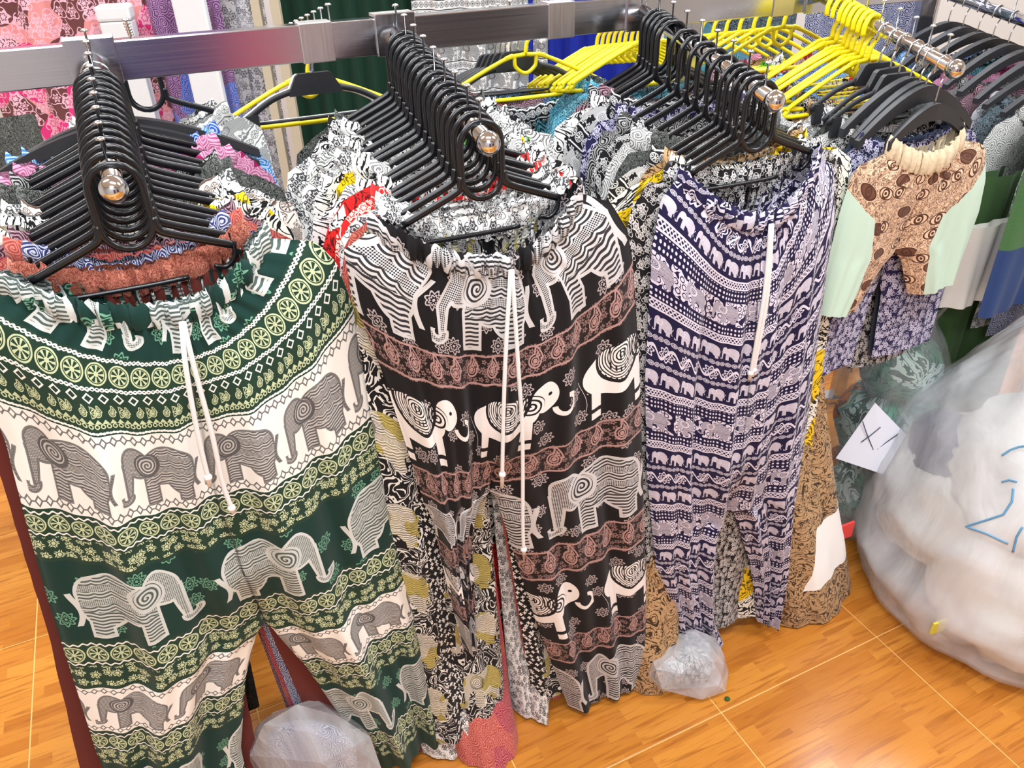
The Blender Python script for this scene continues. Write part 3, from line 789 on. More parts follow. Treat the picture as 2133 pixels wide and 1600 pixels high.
HERO['navy'] = dict(L=1.09, vc=.66, seed=3.1, fold=.015, gath=.004, gn=56, pw=1.9, wf=.27,
    zc=shift([(0, 1.128), (.66, .468), (1.09, .04)], -CZ),
    ze=shift([(0, 1.212), (.03, 1.215), (.08, 1.185), (.13, 1.11), (.2, 1.02), (.35, .83), (.66, .47), (1.09, .04)], -CZ),
    xr=[(CZ - z, x) for z, x in ((1.215, .118), (1.21, .14), (1.185, .176), (1.101, .200), (.921, .212), (.685, .235), (.423, .250), (.196, .255), (.03, .245))],
    xl=[(CZ - z, x) for z, x in ((1.215, -.125), (1.21, -.15), (1.185, -.172), (1.10, -.182), (.859, -.176), (.636, -.156), (.36, -.112), (.098, -.03), (.02, -.005))],
    cen=[(0, .005), (.5, .03), (.66, .055)],
    il=[(.66, .04), (.80, .04), (1.0, .06), (1.09, .10)], ir=[(.66, .07), (.86, .15), (1.0, .19), (1.09, .21)],
    bf=[(0, .040), (.1, .046), (.6, .042), (1.09, .038)], bb=[(0, .012), (1.09, .012)])

def drawstring(parent, strands, yoff, r=.0034, mat='white_cord'):
    for st in strands:
        pts = [(x, -yoff - .004 * math.sin(i * 1.3), z - CZ) for i, (x, z) in enumerate(st)]
        q = bez(pts, 6); o = MB().tube(q, r, 8).build('drawstring', MAT[mat], parent); o['label'] = 'white cotton drawstring with knotted end'
        e = q[-2]; MB().lathe([(.001, -.006), (.0055, -.003), (.006, .001), (.004, .005), (.001, .006)], 10, e).build('knot', MAT[mat], o)

def hero(kind, pos, yaw, mat, label, strands, yoff):
    p = HERO[kind]; e = empty('printed_trousers', pos, yaw); tag(e, label, 'trousers', 'front display trousers')
    newobj('body', pants_mesh('trouser_body', p, 44, 120), e, mat)
    newobj('waistband', band_mesh(p, 120, .022, 66, .004), e, mat)
    drawstring(e, strands, yoff)
    return e

# packed garments: a few shared shapes
PACK = []
for k in range(7):
    rnd = random.Random(40 + k); wr = rnd.uniform(.19, .225); wl = rnd.uniform(.19, .225); hem = rnd.uniform(1.24, 1.31); dz = rnd.uniform(-.006, .006)
    p = dict(L=1.12, vc=.45, seed=k * 1.7, fold=.004, gath=.003, gn=44, pw=2.2, wf=.26, crum=.011,
        zc=[(0, -.150 - .02 * rnd.random()), (.45, -.60), (1.12, -hem)],
        ze=[(0, -.122 + dz), (.05, -.128 + dz), (.09, -.150), (.15, -.215), (.45, -.58), (1.12, -hem)],
        xr=[(.118, .118), (.132, .165), (.15, wr - .012), (.20, wr), (.6, wr + .01), (1.3, wr - .02)],
        xl=[(.118, -.118), (.132, -.165), (.15, -wl + .012), (.20, -wl), (.6, -wl - .01), (1.3, -wl + .02)],
        cen=[(0, 0)], il=[(.45, -.01), (1.12, -.06)], ir=[(.45, .01), (1.12, .06)],
        bf=[(0, .006), (.2, .008), (1.12, .009)], bb=[(0, .006), (.2, .008), (1.12, .009)])
    PACK.append((pants_mesh('trouser_body', p, 14, 26), band_mesh(p, 40, .024, 30, .0035)))
def packed(pos, yaw, mat, label, group, k=None, sx=1., cat='trousers', tilt=0, name='printed_trousers', wmat=None):
    b, wb = PACK[(k if k is not None else random.randrange(7)) % 7]
    e = empty(name, pos, yaw); e.rotation_euler = (0, tilt, yaw); e.scale = (sx, 1, 1)
    newobj('body', b, e, mat); newobj('waistband', wb, e, wmat or mat)
    return tag(e, label, cat, group)

def long_trousers(pos, yaw, mat, label, hl, hr, zh=.015, fwd=.02, vfwd=.9, seed=0., wmat=None, wid=.205, group=None, fr_=1.):
    """full length trousers whose hems spread to hl / hr (outer, inner) and swing forward by fwd"""
    cz = pos.z
    p = dict(L=1.15, vc=.45, seed=seed, fold=.008, gath=.003, pw=2.0, wf=.27, crum=.007,
        zc=[(0, -.16), (.45, -.60), (1.15, -cz + zh)], ze=[(0, -.124), (.05, -.130), (.09, -.155), (.15, -.22), (.45, -.58), (1.15, -cz + zh)],
        xr=[(.118, .118), (.132, .165), (.16, wid - .01), (.22, wid), (.7, lerp(wid, hr[0], .35)), (cz, hr[0])],
        xl=[(.118, -.118), (.132, -.165), (.16, -wid + .01), (.22, -wid), (.7, lerp(-wid, hl[0], .35)), (cz, hl[0])],
        cen=[(0, 0)], il=[(.45, -.01), (1.15, hl[1])], ir=[(.45, .01), (1.15, hr[1])],
        bf=[(0, .007), (.3, .009), (vfwd, .012), (1.15, fwd + .012)], bb=[(0, .006), (.3, .008), (vfwd, .006), (1.15, .010 - fwd)])
    if fr_ < 1: p['fr'] = fr_
    e = empty('printed_trousers', pos, yaw); tag(e, label, 'trousers', group)
    newobj('body', pants_mesh('trouser_body', p, 20, 44), e, mat); newobj('waistband', band_mesh(p, 50, .024, 34, .0035), e, wmat or mat)
    return e
# ------------------------------------------------------------------ hero trousers on the front hangers
ARMN = ['leftmost chrome arm', 'second chrome arm', 'third chrome arm', 'fourth chrome arm']
BLK, MBK, YEL = MAT['black_plastic'], MAT['matt_black_plastic'], MAT['yellow_plastic']
hero('green', on_arm(0, .022), R(24), HG, 'dark green and white elephant print trousers with white drawstring, front of leftmost arm',
     [[(.032, 1.160), (.022, 1.094), (.014, .999), (.010, .906)], [(.034, 1.160), (.032, 1.099), (.031, .994), (.027, .904), (.030, .848)]], .070)
hero('black', on_arm(1, .024), R(23), HB, 'black trousers with white and grey elephants, front of second chrome arm',
     [[(.013, 1.150), (.001, 1.044), (-.007, .919), (-.013, .766)], [(.015, 1.150), (.019, .99), (.024, .863), (.023, .669), (.024, .598)]], .060)
hero('navy', on_arm(2, .026), R(23), HN, 'navy trousers with fine lavender elephant bands, front of third chrome arm',
     [[(.006, 1.132), (.012, 1.012), (.013, .918), (.015, .832)], [(.009, 1.132), (.019, 1.012), (.020, .918), (.021, .838)]], .056)
for k, (d, yw) in enumerate(((.022, 24), (.024, 23), (.026, 23))):
    hanger('loop', on_arm(k, d), R(yw), BLK, 'black loop hanger nearest the ball on the ' + ARMN[k], 'black loop hangers')

# ------------------------------------------------------------------ packed garments along the arms
m_bw = m_print('brown_leaf_print_with_white_panels', (186, 152, 110), (62, 44, 28), 'leaf', 40)
m_ = m_bw; CT[0] = m_.node_tree; b_ = m_.node_tree.nodes['Principled BSDF']; old = X(b_.inputs['Base Color'].links[0].from_socket); u_, v_ = sep(uvn())
setcol(b_, mixc(M('MULTIPLY', M('MULTIPLY', v_ > .88, v_ < 1.04), (u_ * 2.2 + v_) > 1.26), old, srgb(246, 246, 244)))
SPECIAL = {(0, 0): (((-.375, -.06), (.30, .08)), dict(wid=.225, wmat=p_rust)),
           (1, 0): (((-.17, .005), (.26, .07)), dict(zh=.07, fwd=.03, wid=.20, wmat=p_wb_floral)),
           (1, 1): (((-.13, .03), (.25, .08)), dict(zh=.004, fwd=.13, vfwd=1.0, fr_=0., wmat=p_wb_floral)),
           (1, 2): (((-.20, -.03), (.125, .035)), dict(zh=.008, fwd=.075, vfwd=.85)),
           (1, 3): (((-.20, -.05), (.41, .27)), dict(zh=.02, fwd=.03)),
           (2, 1): (((-.20, .02), (.37, .12)), dict(zh=.05, fwd=.02, wid=.265)),
           (2, 2): (((-.20, .02), (.56, .23)), dict(zh=.006, fwd=.12, vfwd=.6))}
A1 = [(MAT['maroon_cloth'], 'plain maroon'), (p_nvy2, 'navy and white scroll print'), (p_salm, 'salmon red printed'), (p_wine, 'dark wine printed'), (p_yel, 'white trousers with yellow patches, printed'),
      (p_wb_leaf, 'white and black leaf print'), (p_brn, 'white and brown tribal print'), (p_wb_floral, 'white and grey floral'), (p_bw_mesh, 'black lace print'), (p_bw_mesh, 'black and grey lace print'),
      (p_bw_pais, 'black paisley print'), (p_pink, 'pink and magenta printed'), (p_pink, 'pink paisley print'), (p_blue, 'light blue printed'), (p_blue, 'blue and white print')]
A2 = [(p_gan, 'black print with yellowish figures'), (p_salm, 'salmon red printed'), (p_wb_floral, 'white and grey floral'), (p_redw, 'red and white dotted'), (p_red, 'white and red printed'), (p_wb_leaf, 'white and black leaf print'),
      (p_wb_pais, 'white paisley print'), (p_yel, 'white and yellow printed'), (p_wb_leaf, 'white leaf print'), (p_wb_floral, 'white floral'), (p_grn, 'white print with bright green'),
      (p_wb_pais, 'white and black paisley'), (p_wb_floral, 'white small floral'), (p_wb_leaf, 'white and dark leaf'), (p_bw_floral, 'black and white floral'), (p_bw_mesh, 'black lace print')]
A3 = [(p_bw_floral, 'black and white floral'), (p_yel, 'white and yellow printed'), (m_bw, 'brown leaf print with white panel'), (p_bw_bands, 'black elephant band'), (p_bw_mesh, 'black lace print'),
      (p_wb_pais, 'white paisley print'), (p_bw_floral, 'black small floral'), (p_bw_pais, 'black and grey paisley'), (p_nvy3, 'navy and lavender floral'), (p_bw_bands, 'black and white band'),
      (p_wb_leaf, 'white and black leaf'), (p_wine, 'dark wine printed'), (p_bw_pais, 'dark paisley print'), (p_turq, 'turquoise printed')]
D1 = [.046 + .0198 * i for i in range(15)]
D2 = [.048 + .0200 * i for i in range(16)]
D3 = [.046, .062, .078, .094, .128, .158, .186, .214, .244, .286, .300, .314, .328, .342]
rnd = random.Random(3)
def garment_word(t): return t if 'trousers' in t else t + ' trousers'
for k, (lst, D) in enumerate(((A1, D1), (A2, D2), (A3, D3))):
    for i, ((mt, nm), d) in enumerate(zip(lst, D)):
        yw = R(23 + rnd.uniform(-1.3, 1.3)); pos = on_arm(k, d); tl = R(rnd.uniform(-1.5, 1.5))
        sx = 1.0 + rnd.uniform(-.03, .07)
        if k == 2 and i == 1: sx = 1.28
        lab = '%s, %s from the ball on the %s' % (garment_word(nm.replace('white trousers with yellow patches, printed', 'white trousers with yellow patches')), ORD[i + 1], ARMN[k]); grp = 'trousers packed on the ' + ARMN[k]
        if (k, i) in SPECIAL: long_trousers(pos, yw, mt, lab, *SPECIAL[k, i][0], **SPECIAL[k, i][1], seed=i + k * 2.1, group=grp)
        else: packed(pos, yw, mt, '%s, %s from the ball on the %s' % (garment_word(nm.replace('white trousers with yellow patches, printed', 'white trousers with yellow patches')), ORD[i + 1], ARMN[k]), 'trousers packed on the ' + ARMN[k], i + 2 * k, sx, tilt=tl)
        if k == 0 and i >= 13:
            hanger('contour', pos, yw, MBK, 'wide black moulded hanger, %s from the ball on the leftmost arm' % ORD[i + 1], 'wide moulded hangers on the leftmost arm', tilt=tl)
        else:
            hanger('loop', pos, yw, BLK, 'black loop hanger, %s from the ball on the %s' % (ORD[i + 1], ARMN[k]), 'black loop hangers', tilt=tl)

# ------------------------------------------------------------------ fourth arm: shorts in front, short garments behind
PACKS = []
for k in range(4):
    r2 = random.Random(90 + k); wr = r2.uniform(.19, .22); hem = r2.uniform(.60, .70)
    p = dict(L=.50, vc=.30, seed=k * 2.3 + .7, fold=.004, gath=.003, gn=44, pw=2.2, wf=.24, crum=.008,
        zc=[(0, -.155), (.30, -.42), (.50, -hem)], ze=[(0, -.122), (.05, -.130), (.09, -.160), (.15, -.225), (.30, -.40), (.50, -hem)],
        xr=[(.118, .118), (.132, .165), (.16, wr - .012), (.22, wr), (.9, wr + .01)], xl=[(.118, -.118), (.132, -.165), (.16, -wr + .012), (.22, -wr), (.9, -wr - .01)],
        il=[(.30, -.01), (.5, -.03)], ir=[(.30, .01), (.5, .03)], bf=[(0, .006), (.5, .009)], bb=[(0, .006), (.5, .009)])
    PACKS.append((pants_mesh('short_body', p, 14, 16), band_mesh(p, 40, .024, 30, .0035)))
def packed_short(pos, yaw, mat, label, group, k, sx=1., tilt=0):
    b, wb = PACKS[k % 4]; e = empty('printed_shorts', pos, yaw); e.rotation_euler = (0, tilt, yaw); e.scale = (sx, 1, 1)
    newobj('body', b, e, mat); newobj('waistband', wb, e, mat); return tag(e, label, 'shorts', group)
def m_shorts():
    m, b = cloth('beige_eye_print_with_mint_panels'); P = uvn(); u, v = sep(P)
    q, c, dd = scatter(P, 21, .9); qx, qy = sep(q); r = VM('LENGTH', q); th = at2(qy, qx); cr, cg, cb = sep3(c)
    k = ell(q, 0, 0, .44, .24)
    eye = vmax(ab(k - .95) < .1, ab(r - .17) < .045, r < .07)
    n2, _ = noise_(P, 120, 2, .8); sq = M('MULTIPLY', ab(fr(n2 * 5) - .5) < .24, k > 1.1)
    col = mixc(sq * .85, srgb(224, 192, 162), srgb(92, 58, 42))
    col = mixc(M('MULTIPLY', k < .95, cg > .55), col, srgb(104, 68, 50))
    col = mixc(eye, col, srgb(78, 46, 34))
    mint = M('MULTIPLY', v > .10 - .22 * (ab(u) - .15), ab(u + (.02 + 0 * v)) > .100 - .25 * (v - .12))
    n3, _ = noise_(P, 300, 2)
    col = mixc(mint, col, mixc(n3 * .15, srgb(190, 216, 200), srgb(150, 180, 164)))
    setcol(b, col); return m
m_sh = m_shorts()
ps = dict(L=.29, vc=.17, seed=2.2, fold=.006, gath=.0035, gn=40, pw=2.0, wf=.21,
    zc=shift([(0, 1.150), (.17, .985), (.29, .872)], -CZ), ze=shift([(0, 1.185), (.03, 1.18), (.07, 1.155), (.12, 1.08), (.17, 1.02), (.29, .885)], -CZ),
    xr=[(CZ - z, x) for z, x in ((1.186, .085), (1.17, .15), (1.155, .172), (1.09, .198), (1.03, .205), (.88, .185))],
    xl=[(CZ - z, x) for z, x in ((1.186, -.085), (1.17, -.15), (1.155, -.165), (1.09, -.175), (1.0, -.180), (.88, -.19))],
    cen=[(0, 0), (.17, -.01)], il=[(.17, -.02), (.29, -.085)], ir=[(.17, 0), (.29, .06)], bf=[(0, .022), (.29, .034)], bb=[(0, .010), (.29, .012)])
pos = on_arm(3, .020)
e = empty('patchwork_shorts', pos, R(23)); tag(e, 'beige brown eye print shorts with mint side panels and cream waistband', 'shorts')
newobj('body', pants_mesh('short_body', ps, 30, 40), e, m_sh)
m, b = cloth('cream_elastic'); f, _ = noise_(uvn(), 160, 2); setcol(b, mixc(f, srgb(232, 218, 190), srgb(190, 172, 140)))
newobj('waistband', band_mesh(ps, 80, .030, 44, .003), e, m)
hanger('kids', pos, R(23), MBK, 'small black moulded hanger holding the beige and mint shorts', 'black moulded hangers on the fourth arm')
A4 = [('mid', p_nvy3, 'navy floral'), ('mid', MAT['slate_cloth'], 'slate blue plain'), ('mid', p_bw_floral, 'black floral'), ('clip', p_wb_pais, 'white paisley'), ('clip', p_bw_mesh, 'black lace print'), ('clip', p_wb_floral, 'grey floral'),
      ('tubular', p_brown, 'brown leaf print'), ('tubular', p_bw_floral, 'black and white floral'), ('tubular', p_brown, 'brown print'), ('tubular', p_blue, 'blue printed'), ('tubular', p_brn, 'white and brown'), ('tubular', p_wine, 'wine printed'),
      ('tubular', p_blue, 'bright blue'), ('tubular', p_red, 'white and red')]
D4 = [.050, .066, .086, .116, .140, .166, .200, .214, .228, .242, .256, .270, .288, .306]
HK = {'mid': 'medium black moulded', 'kids': 'small black moulded', 'contour': 'wide black moulded', 'clip': 'black clip', 'tubular': 'yellow tubular', 'loop': 'black loop'}
for i, ((kd, mt, nm), d) in enumerate(zip(A4, D4)):
    yw = R(23 + rnd.uniform(-2.5, 2.5)); pos = on_arm(3, d); tl = R(rnd.uniform(-3, 3))
    hanger(kd, pos, yw, YEL if kd == 'tubular' else MBK, '%s hanger, %s from the ball on the fourth chrome arm' % (HK[kd], ORD[i + 1]), HK[kd] + ' hangers on the fourth arm', tilt=tl)
    packed_short(pos + Vector((0, 0, -.03 if kd != 'kids' else -.01)), yw, mt, '%s shorts, %s from the ball on the fourth chrome arm' % (nm, ORD[i + 1]), 'short garments on the fourth arm', i, .98, tilt=tl)
# ------------------------------------------------------------------ arms behind the rail
RB = []; RR = []
for s in (-.40, -.093, .345, .60, .90):
    r_ = Vector((RAILO.x, RAILO.y, 1.41)) + EX * s - EA * .015; b_ = r_ - EA * .44; b_.z = 1.33; RR.append(r_); RB.append(b_)
for rt, bl in zip(RR, RB): make_arm(rt, bl, rack, loc, 7, bracket=False)
def rear(k, back): return on_arm(k, .45 - back, RR, RB)
for i, (bk, mt, nm) in enumerate(((.24, p_wbred, 'white elephant print with red'), (.28, p_wb_floral, 'white floral print'), (.32, p_grey, 'grey print'))):
    packed(rear(0, bk), YAW, mt, '%s trousers behind the rail above the leftmost arm%s' % (nm, ['', ', second back', ', third back'][i]), 'trousers behind the rail', i, .95)
    hanger('loop', rear(0, bk), YAW, BLK, 'black loop hanger behind the rail near its left end, %s back' % ORD[i], 'hangers behind the rail')
for i, (bk, kd, mt, nm) in enumerate(((.26, 'clip', MBK, 'black clip hanger with solid centre block'), (.29, 'clip', MAT['white_plastic'], 'pale grey plastic clip hanger'), (.33, 'tubular', YEL, 'yellow tubular hanger'))):
    hanger(kd, rear(1, bk), YAW, mt, nm + ', empty, in front of the green curtain', 'empty hangers behind the rail')
for i, (bk, kd, mt, pm, nm) in enumerate(((.22, 'tubular', YEL, p_bw_bands, 'black band print'), (.26, 'clip', MBK, p_wine, 'dark wine print'), (.30, 'clip', MBK, p_rust, 'rust brown print'), (.33, 'clip', MBK, p_nvy3, 'navy floral'), (.36, 'clip', MBK, p_bw_mesh, 'black lace print'), (.39, 'clip', MBK, p_blue, 'blue print'))):
    hanger(kd, rear(2, bk), YAW + R(-4), mt, '%s hanger behind the rail between second and third arms, %s back' % ('yellow tubular' if kd == 'tubular' else 'black clip', ORD[i]), 'hangers behind the rail')
    packed(rear(2, bk) + Vector((0, 0, -.035)), YAW + R(-4), pm, '%s trousers behind the rail between second and third arms, %s back' % (nm, ORD[i]), 'trousers behind the rail', i, 1.12)
for i in range(10):
    bk = .14 + .026 * i; pm, nm = ((p_turq, 'turquoise'), (p_dkteal, 'dark multicoloured'), (p_turq, 'turquoise'), (p_teal, 'teal'), (p_blue, 'blue'))[i % 5]; yw = YAW + R(rnd.uniform(-2, 2))
    hanger('tubular', rear(3, bk), yw, YEL, 'yellow tubular hanger in the stack behind the third arm, %s back' % ORD[i], 'yellow hangers behind the rail')
    packed(rear(3, bk) + Vector((0, 0, -.03)), yw, pm, '%s printed trousers under yellow hangers behind the third arm, %s back' % (nm, ORD[i]), 'trousers under the yellow hangers', i, 1.1)

for i in range(7):
    bk = .08 + .05 * i; pm, nm = ((p_blue, 'bright blue'), (p_redw, 'red and white'), (p_nvy2, 'navy scroll'), (p_grn, 'white and green'), (p_brown, 'brown leaf'), (p_pink, 'pink'), (p_teal, 'teal'))[i]; yw = YAW + R(rnd.uniform(-4, 4))
    hanger('tubular', rear(4, bk), yw, YEL, 'yellow tubular hanger behind the rail near the fourth arm, %s back' % ORD[i], 'yellow hangers behind the rail')
    packed(rear(4, bk) + Vector((0, 0, -.03)), yw, pm, '%s printed trousers behind the rail near the fourth arm, %s back' % (nm, ORD[i]), 'trousers behind the rail', i, 1.08)

# ------------------------------------------------------------------ second rack at the right edge
Q0, Q1 = Vector((1.175, 2.36, 1.345)), Vector((1.43, 1.76, 1.235))
rack2 = empty('display_rack', (Q0.x, Q0.y, 0), 0); tag(rack2, 'chrome arm rack at the far right with wire hooks along it', 'clothes rack')
loc2 = lambda p: Vector(p) - Vector((Q0.x, Q0.y, 0))
make_arm(Q0, Q1, rack2, loc2, 9, .014, False)
MB().box((0, .02, .72), (.02, .02, .72)).build('post', MAT['rail_steel'], rack2, False, bevel=.002)
MB().box((0, .02, .012), (.25, .03, .012)).build('foot', MAT['rail_steel'], rack2, False, bevel=.003)
G5 = [(p_nvy2, 'navy scroll print'), (p_wb_floral, 'white floral'), (p_bw_mesh, 'black lace print'), (p_wb_pais, 'white paisley'), (p_dkteal, 'dark multicoloured'), (p_grey, 'pale grey print'), (p_wine, 'wine print'), (p_bw_pais, 'black paisley'), (p_pink, 'pink print'), (p_teal, 'teal print'), (p_bw_floral, 'black floral'), (p_blue, 'blue print')]
for i in range(12):
    d = .06 + .048 * i; pos = on_arm(0, d, [Q0], [Q1]) + Vector((0, 0, .002)); yw = R(23 + rnd.uniform(-3, 3))
    hanger('contour', pos, yw, MBK, 'wide black moulded hanger on the far right rack, %s from its near end' % ORD[i], 'moulded hangers on the far right rack')
    pm, nm = G5[i]
    packed_short(pos + Vector((0, 0, -.035)), yw, pm, '%s shirt on the far right rack, %s from its near end' % (nm, ORD[i]), 'shirts on the far right rack', i, 1.12)

# ------------------------------------------------------------------ draped cloths
def drape(name, pos, yaw, wid, hgt, mat, label, cat, nf=5, amp=.02, thick=.012, seed=0, group=None, shoulder=0., flare=0., split=None, nx=48, nz=26):
    mb = MB()
    for side in (-1, 1):
        rows = []; uvs = []
        for i in range(nz + 1):
            t = i / nz; row = []; uv = []
            for j in range(nx + 1):
                s = -1 + 2 * j / nx; w_ = wid / 2 * (1 + flare * t)
                y = amp * (.4 + .6 * t) * (math.sin(s * nf * 3.1 + seed + .8 * t) + .4 * math.sin(s * nf * 7.3 + 2 * seed)) + side * thick * (1 - s ** 4) ** .5
                row.append((s * w_, y, -t * hgt - shoulder * s * s * (1 - t) * wid)); uv.append((s * wid / 2 * 1.2, t * hgt))
            rows.append(row); uvs.append(uv)
        mb.grid(rows, uvs)
    top = [];
    e = mb.build(name, mat, None, True, weld=2e-4); e.location = pos; e.rotation_euler = (0, 0, yaw)
    return tag(e, label, cat, group)
wr_ = empty('wall_clothes_rail', (-.3, 2.58, 0)); tag(wr_, 'chrome clothes rail in the background holding hanging cloths', 'clothes rail')
MB().tube([(-1.5, 0, 1.93), (1.6, 0, 1.93)], .013, 12).build('bar', MAT['chrome'], wr_)
for x in (-1.5, 1.6): MB().tube([(x, 0, 0), (x, 0, 1.93)], .014, 12).build('upright', MAT['chrome'], wr_)
BG = 'cloths hanging in the background'
drape('hanging_dress', (-1.28, 2.52, 1.93), R(8), .50, 1.35, p_pinkfl, 'pink floral dress hanging at the top left', 'dress', 4, .02, seed=1, group=BG)
drape('hanging_scarf', (-.95, 2.56, 1.93), R(0), .26, 1.2, p_purp, 'purple printed cloth hanging beside the pink floral dress', 'cloth', 3, .018, seed=2, group=BG)
drape('hanging_scarf', (-.78, 2.62, 1.93), R(0), .14, 1.2, p_grey, 'grey printed cloth hanging left of the dark green curtain', 'cloth', 2, .012, seed=3, group=BG)
drape('curtain', (-.45, 2.60, 1.93), R(0), .46, 1.75, MAT['dark_green_cloth'], 'dark green pleated curtain behind the rail', 'curtain', 9, .022, seed=4, group=BG)
drape('hanging_dress', (-.06, 2.55, 1.93), R(4), .40, .95, p_wb_bands, 'white dress with grey print hanging behind the rail', 'dress', 4, .02, seed=5, group=BG)
drape('hanging_cloth', (.24, 2.58, 1.93), R(0), .34, 1.5, MAT['royal_blue_cloth'], 'royal blue cloth hanging behind the rail', 'cloth', 5, .022, seed=6, group=BG)
drape('hanging_cloth', (.70, 2.60, 1.93), R(0), .40, 1.3, p_dkteal, 'dark multicoloured cloth hanging behind the yellow hangers', 'cloth', 4, .02, seed=7, group=BG)
drape('hanging_cloth', (1.1, 2.58, 1.93), R(0), .36, 1.3, p_nvy2, 'navy and white cloth hanging at the top right', 'cloth', 4, .02, seed=8, group=BG)
for x, nm in ((-.70, 'beige wooden post left of the green curtain'), (-.645, 'narrow beige post at the edge of the green curtain')):
    tag(MB().box((x, 2.50, .95), (.013, .013, .95)).build('wooden_post', MAT['beige_post'], None, False, bevel=.002), nm, 'post')
for (x, y, h, nm) in ((-.86, 2.42, 1.42, 'tall white box standing behind the rail'), (-1.08, 2.44, 1.36, 'slim white box behind the pink floral dress')):
    o = empty('white_box', (x, y, 0), R(12)); tag(o, nm, 'box')
    MB().box((0, 0, h / 2 - .02), (.042, .035, h / 2 - .02)).build('body', MAT['white_plastic'], o, False, bevel=.006)
    MB().box((0, 0, h - .02), (.045, .038, .02)).build('lid', MAT['white_plastic'], o, False, bevel=.008)
drape('hanging_cloth', (-1.38, 1.95, 1.16), R(20), .46, 1.0, p_bw_mesh, 'black lace cloth hanging at the left edge behind the leftmost arm', 'cloth', 4, .02, seed=9, group=BG)
# right edge: colour block jacket and olive trousers
m, b = cloth('green_and_navy_blocks'); P = uvn(); u, v = sep(P); n1, _ = noise_(P, 260, 2)
c = mixc(v > .30 + .25 * u, srgb(72, 112, 66), srgb(44, 66, 116)); c = mixc(M('MULTIPLY', u > .07, v < .34), c, srgb(40, 58, 104)); c = mixc(v < .015, c, srgb(70, 92, 128)); setcol(b, mixc(n1 * .3, c, (.01, .02, .03)))
drape('colour_block_shirt', (1.235, 1.66, 1.19), R(20), .34, .44, m, 'green and navy colour block shirt at the right edge', 'shirt', 2, .014, .02, 3, shoulder=.22, flare=.10)
drape('plain_drape', (1.19, 1.80, 1.02), R(20), .36, .98, MAT['olive_cloth'], 'dark olive trousers hanging behind the large clear sack', 'trousers', 3, .02, .02, 1.5)
drape('plain_drape', (1.02, 1.80, .98), R(20), .16, .90, MAT['black_cloth'], 'narrow black strip hanging beside the dark olive trousers', 'trousers', 2, .012, .015, .5)  # narrow black drape along the left side of the olive trousers
drape('white_shirt', (1.12, 1.70, .93), R(20), .20, .20, MAT['white_cloth'], 'white shirt hem showing below the green and navy shirt', 'shirt', 2, .01, .012, .5)
# ------------------------------------------------------------------ sacks and bundles
def lump(name, c, r, mat, seed, amp=.12, freq=5., sub=4, flat=True, ridge=.5, sq=2.4):
    bm = bmesh.new(); bmesh.ops.create_icosphere(bm, subdivisions=sub, radius=1)
    for v in bm.verts:
        d = v.co.normalized()
        k = (abs(d.x) ** sq + abs(d.y) ** sq + abs(d.z) ** sq) ** (-1 / sq)
        n = noise.noise(d * freq * .5 + Vector((seed, 0, 0))); n2 = 1 - 2 * abs(noise.noise(d * freq + Vector((0, seed, 3)))); n3 = 1 - 2 * abs(noise.noise(d * freq * 2.2 + Vector((5, 0, seed))))
        k *= 1 + amp * (n + ridge * n2 + ridge * .5 * n3)
        p = Vector((d.x * r[0], d.y * r[1], d.z * r[2])) * k
        if flat and c[2] + p.z < .004: p.z = .004 - c[2] + .002 * n
        v.co = p
    uv = bm.loops.layers.uv.new('UVMap')
    for f in bm.faces:
        f.smooth = True
        for l in f.loops: l[uv].uv = (math.atan2(l.vert.co.y, l.vert.co.x) * r[0], l.vert.co.z)
    me = bpy.data.meshes.new(name); bm.to_mesh(me); bm.free(); me.materials.append(mat)
    o = bpy.data.objects.new(name, me); C.objects.link(o); o.location = c; return o
def sack(name, c, prof, mat, seed, amp=.02, n=72, m=60, lean=(0, 0), pleat=.012):
    rows = []; H_ = prof[-1][0]
    for i in range(m + 1):
        z = H_ * i / m; r = table(prof, z); row = []
        for j in range(n):
            th = 2 * math.pi * j / n; d = Vector((math.cos(th), math.sin(th), z * 2.2))
            rr = r * (1 + amp * 4 * noise.noise(d * 1.6 + Vector((seed, 0, 0)))) + amp * (1 - 2 * abs(noise.noise(d * 3.1 + Vector((0, seed, 0))))) + pleat * sstep(.45 * H_, H_, z) * math.sin(th * 13 + 4 * noise.noise(d)) * min(1, r * 6)
            row.append((rr * math.cos(th) + lean[0] * z * z, rr * math.sin(th) + lean[1] * z * z, max(.003, z + amp * noise.noise(d * 2)) if i else .003))
        rows.append(row)
    mb = MB().grid(rows, None, True); mb.f.append(tuple(range(n))[::-1]); mb.uv.append(None)
    o = mb.build(name, mat); o.location = c; return o
BC = Vector((1.325, 1.475, 0))
big = sack('clear_sack', BC, [(0, .33), (.03, .39), (.14, .425), (.33, .40), (.5, .335), (.72, .19), (.86, .075), (.92, .06), (1.0, .11)], MAT['clear_sack'], 4.2, .016)
tag(big, 'large clear plastic sack of white clothes standing on the floor at the right', 'sack')
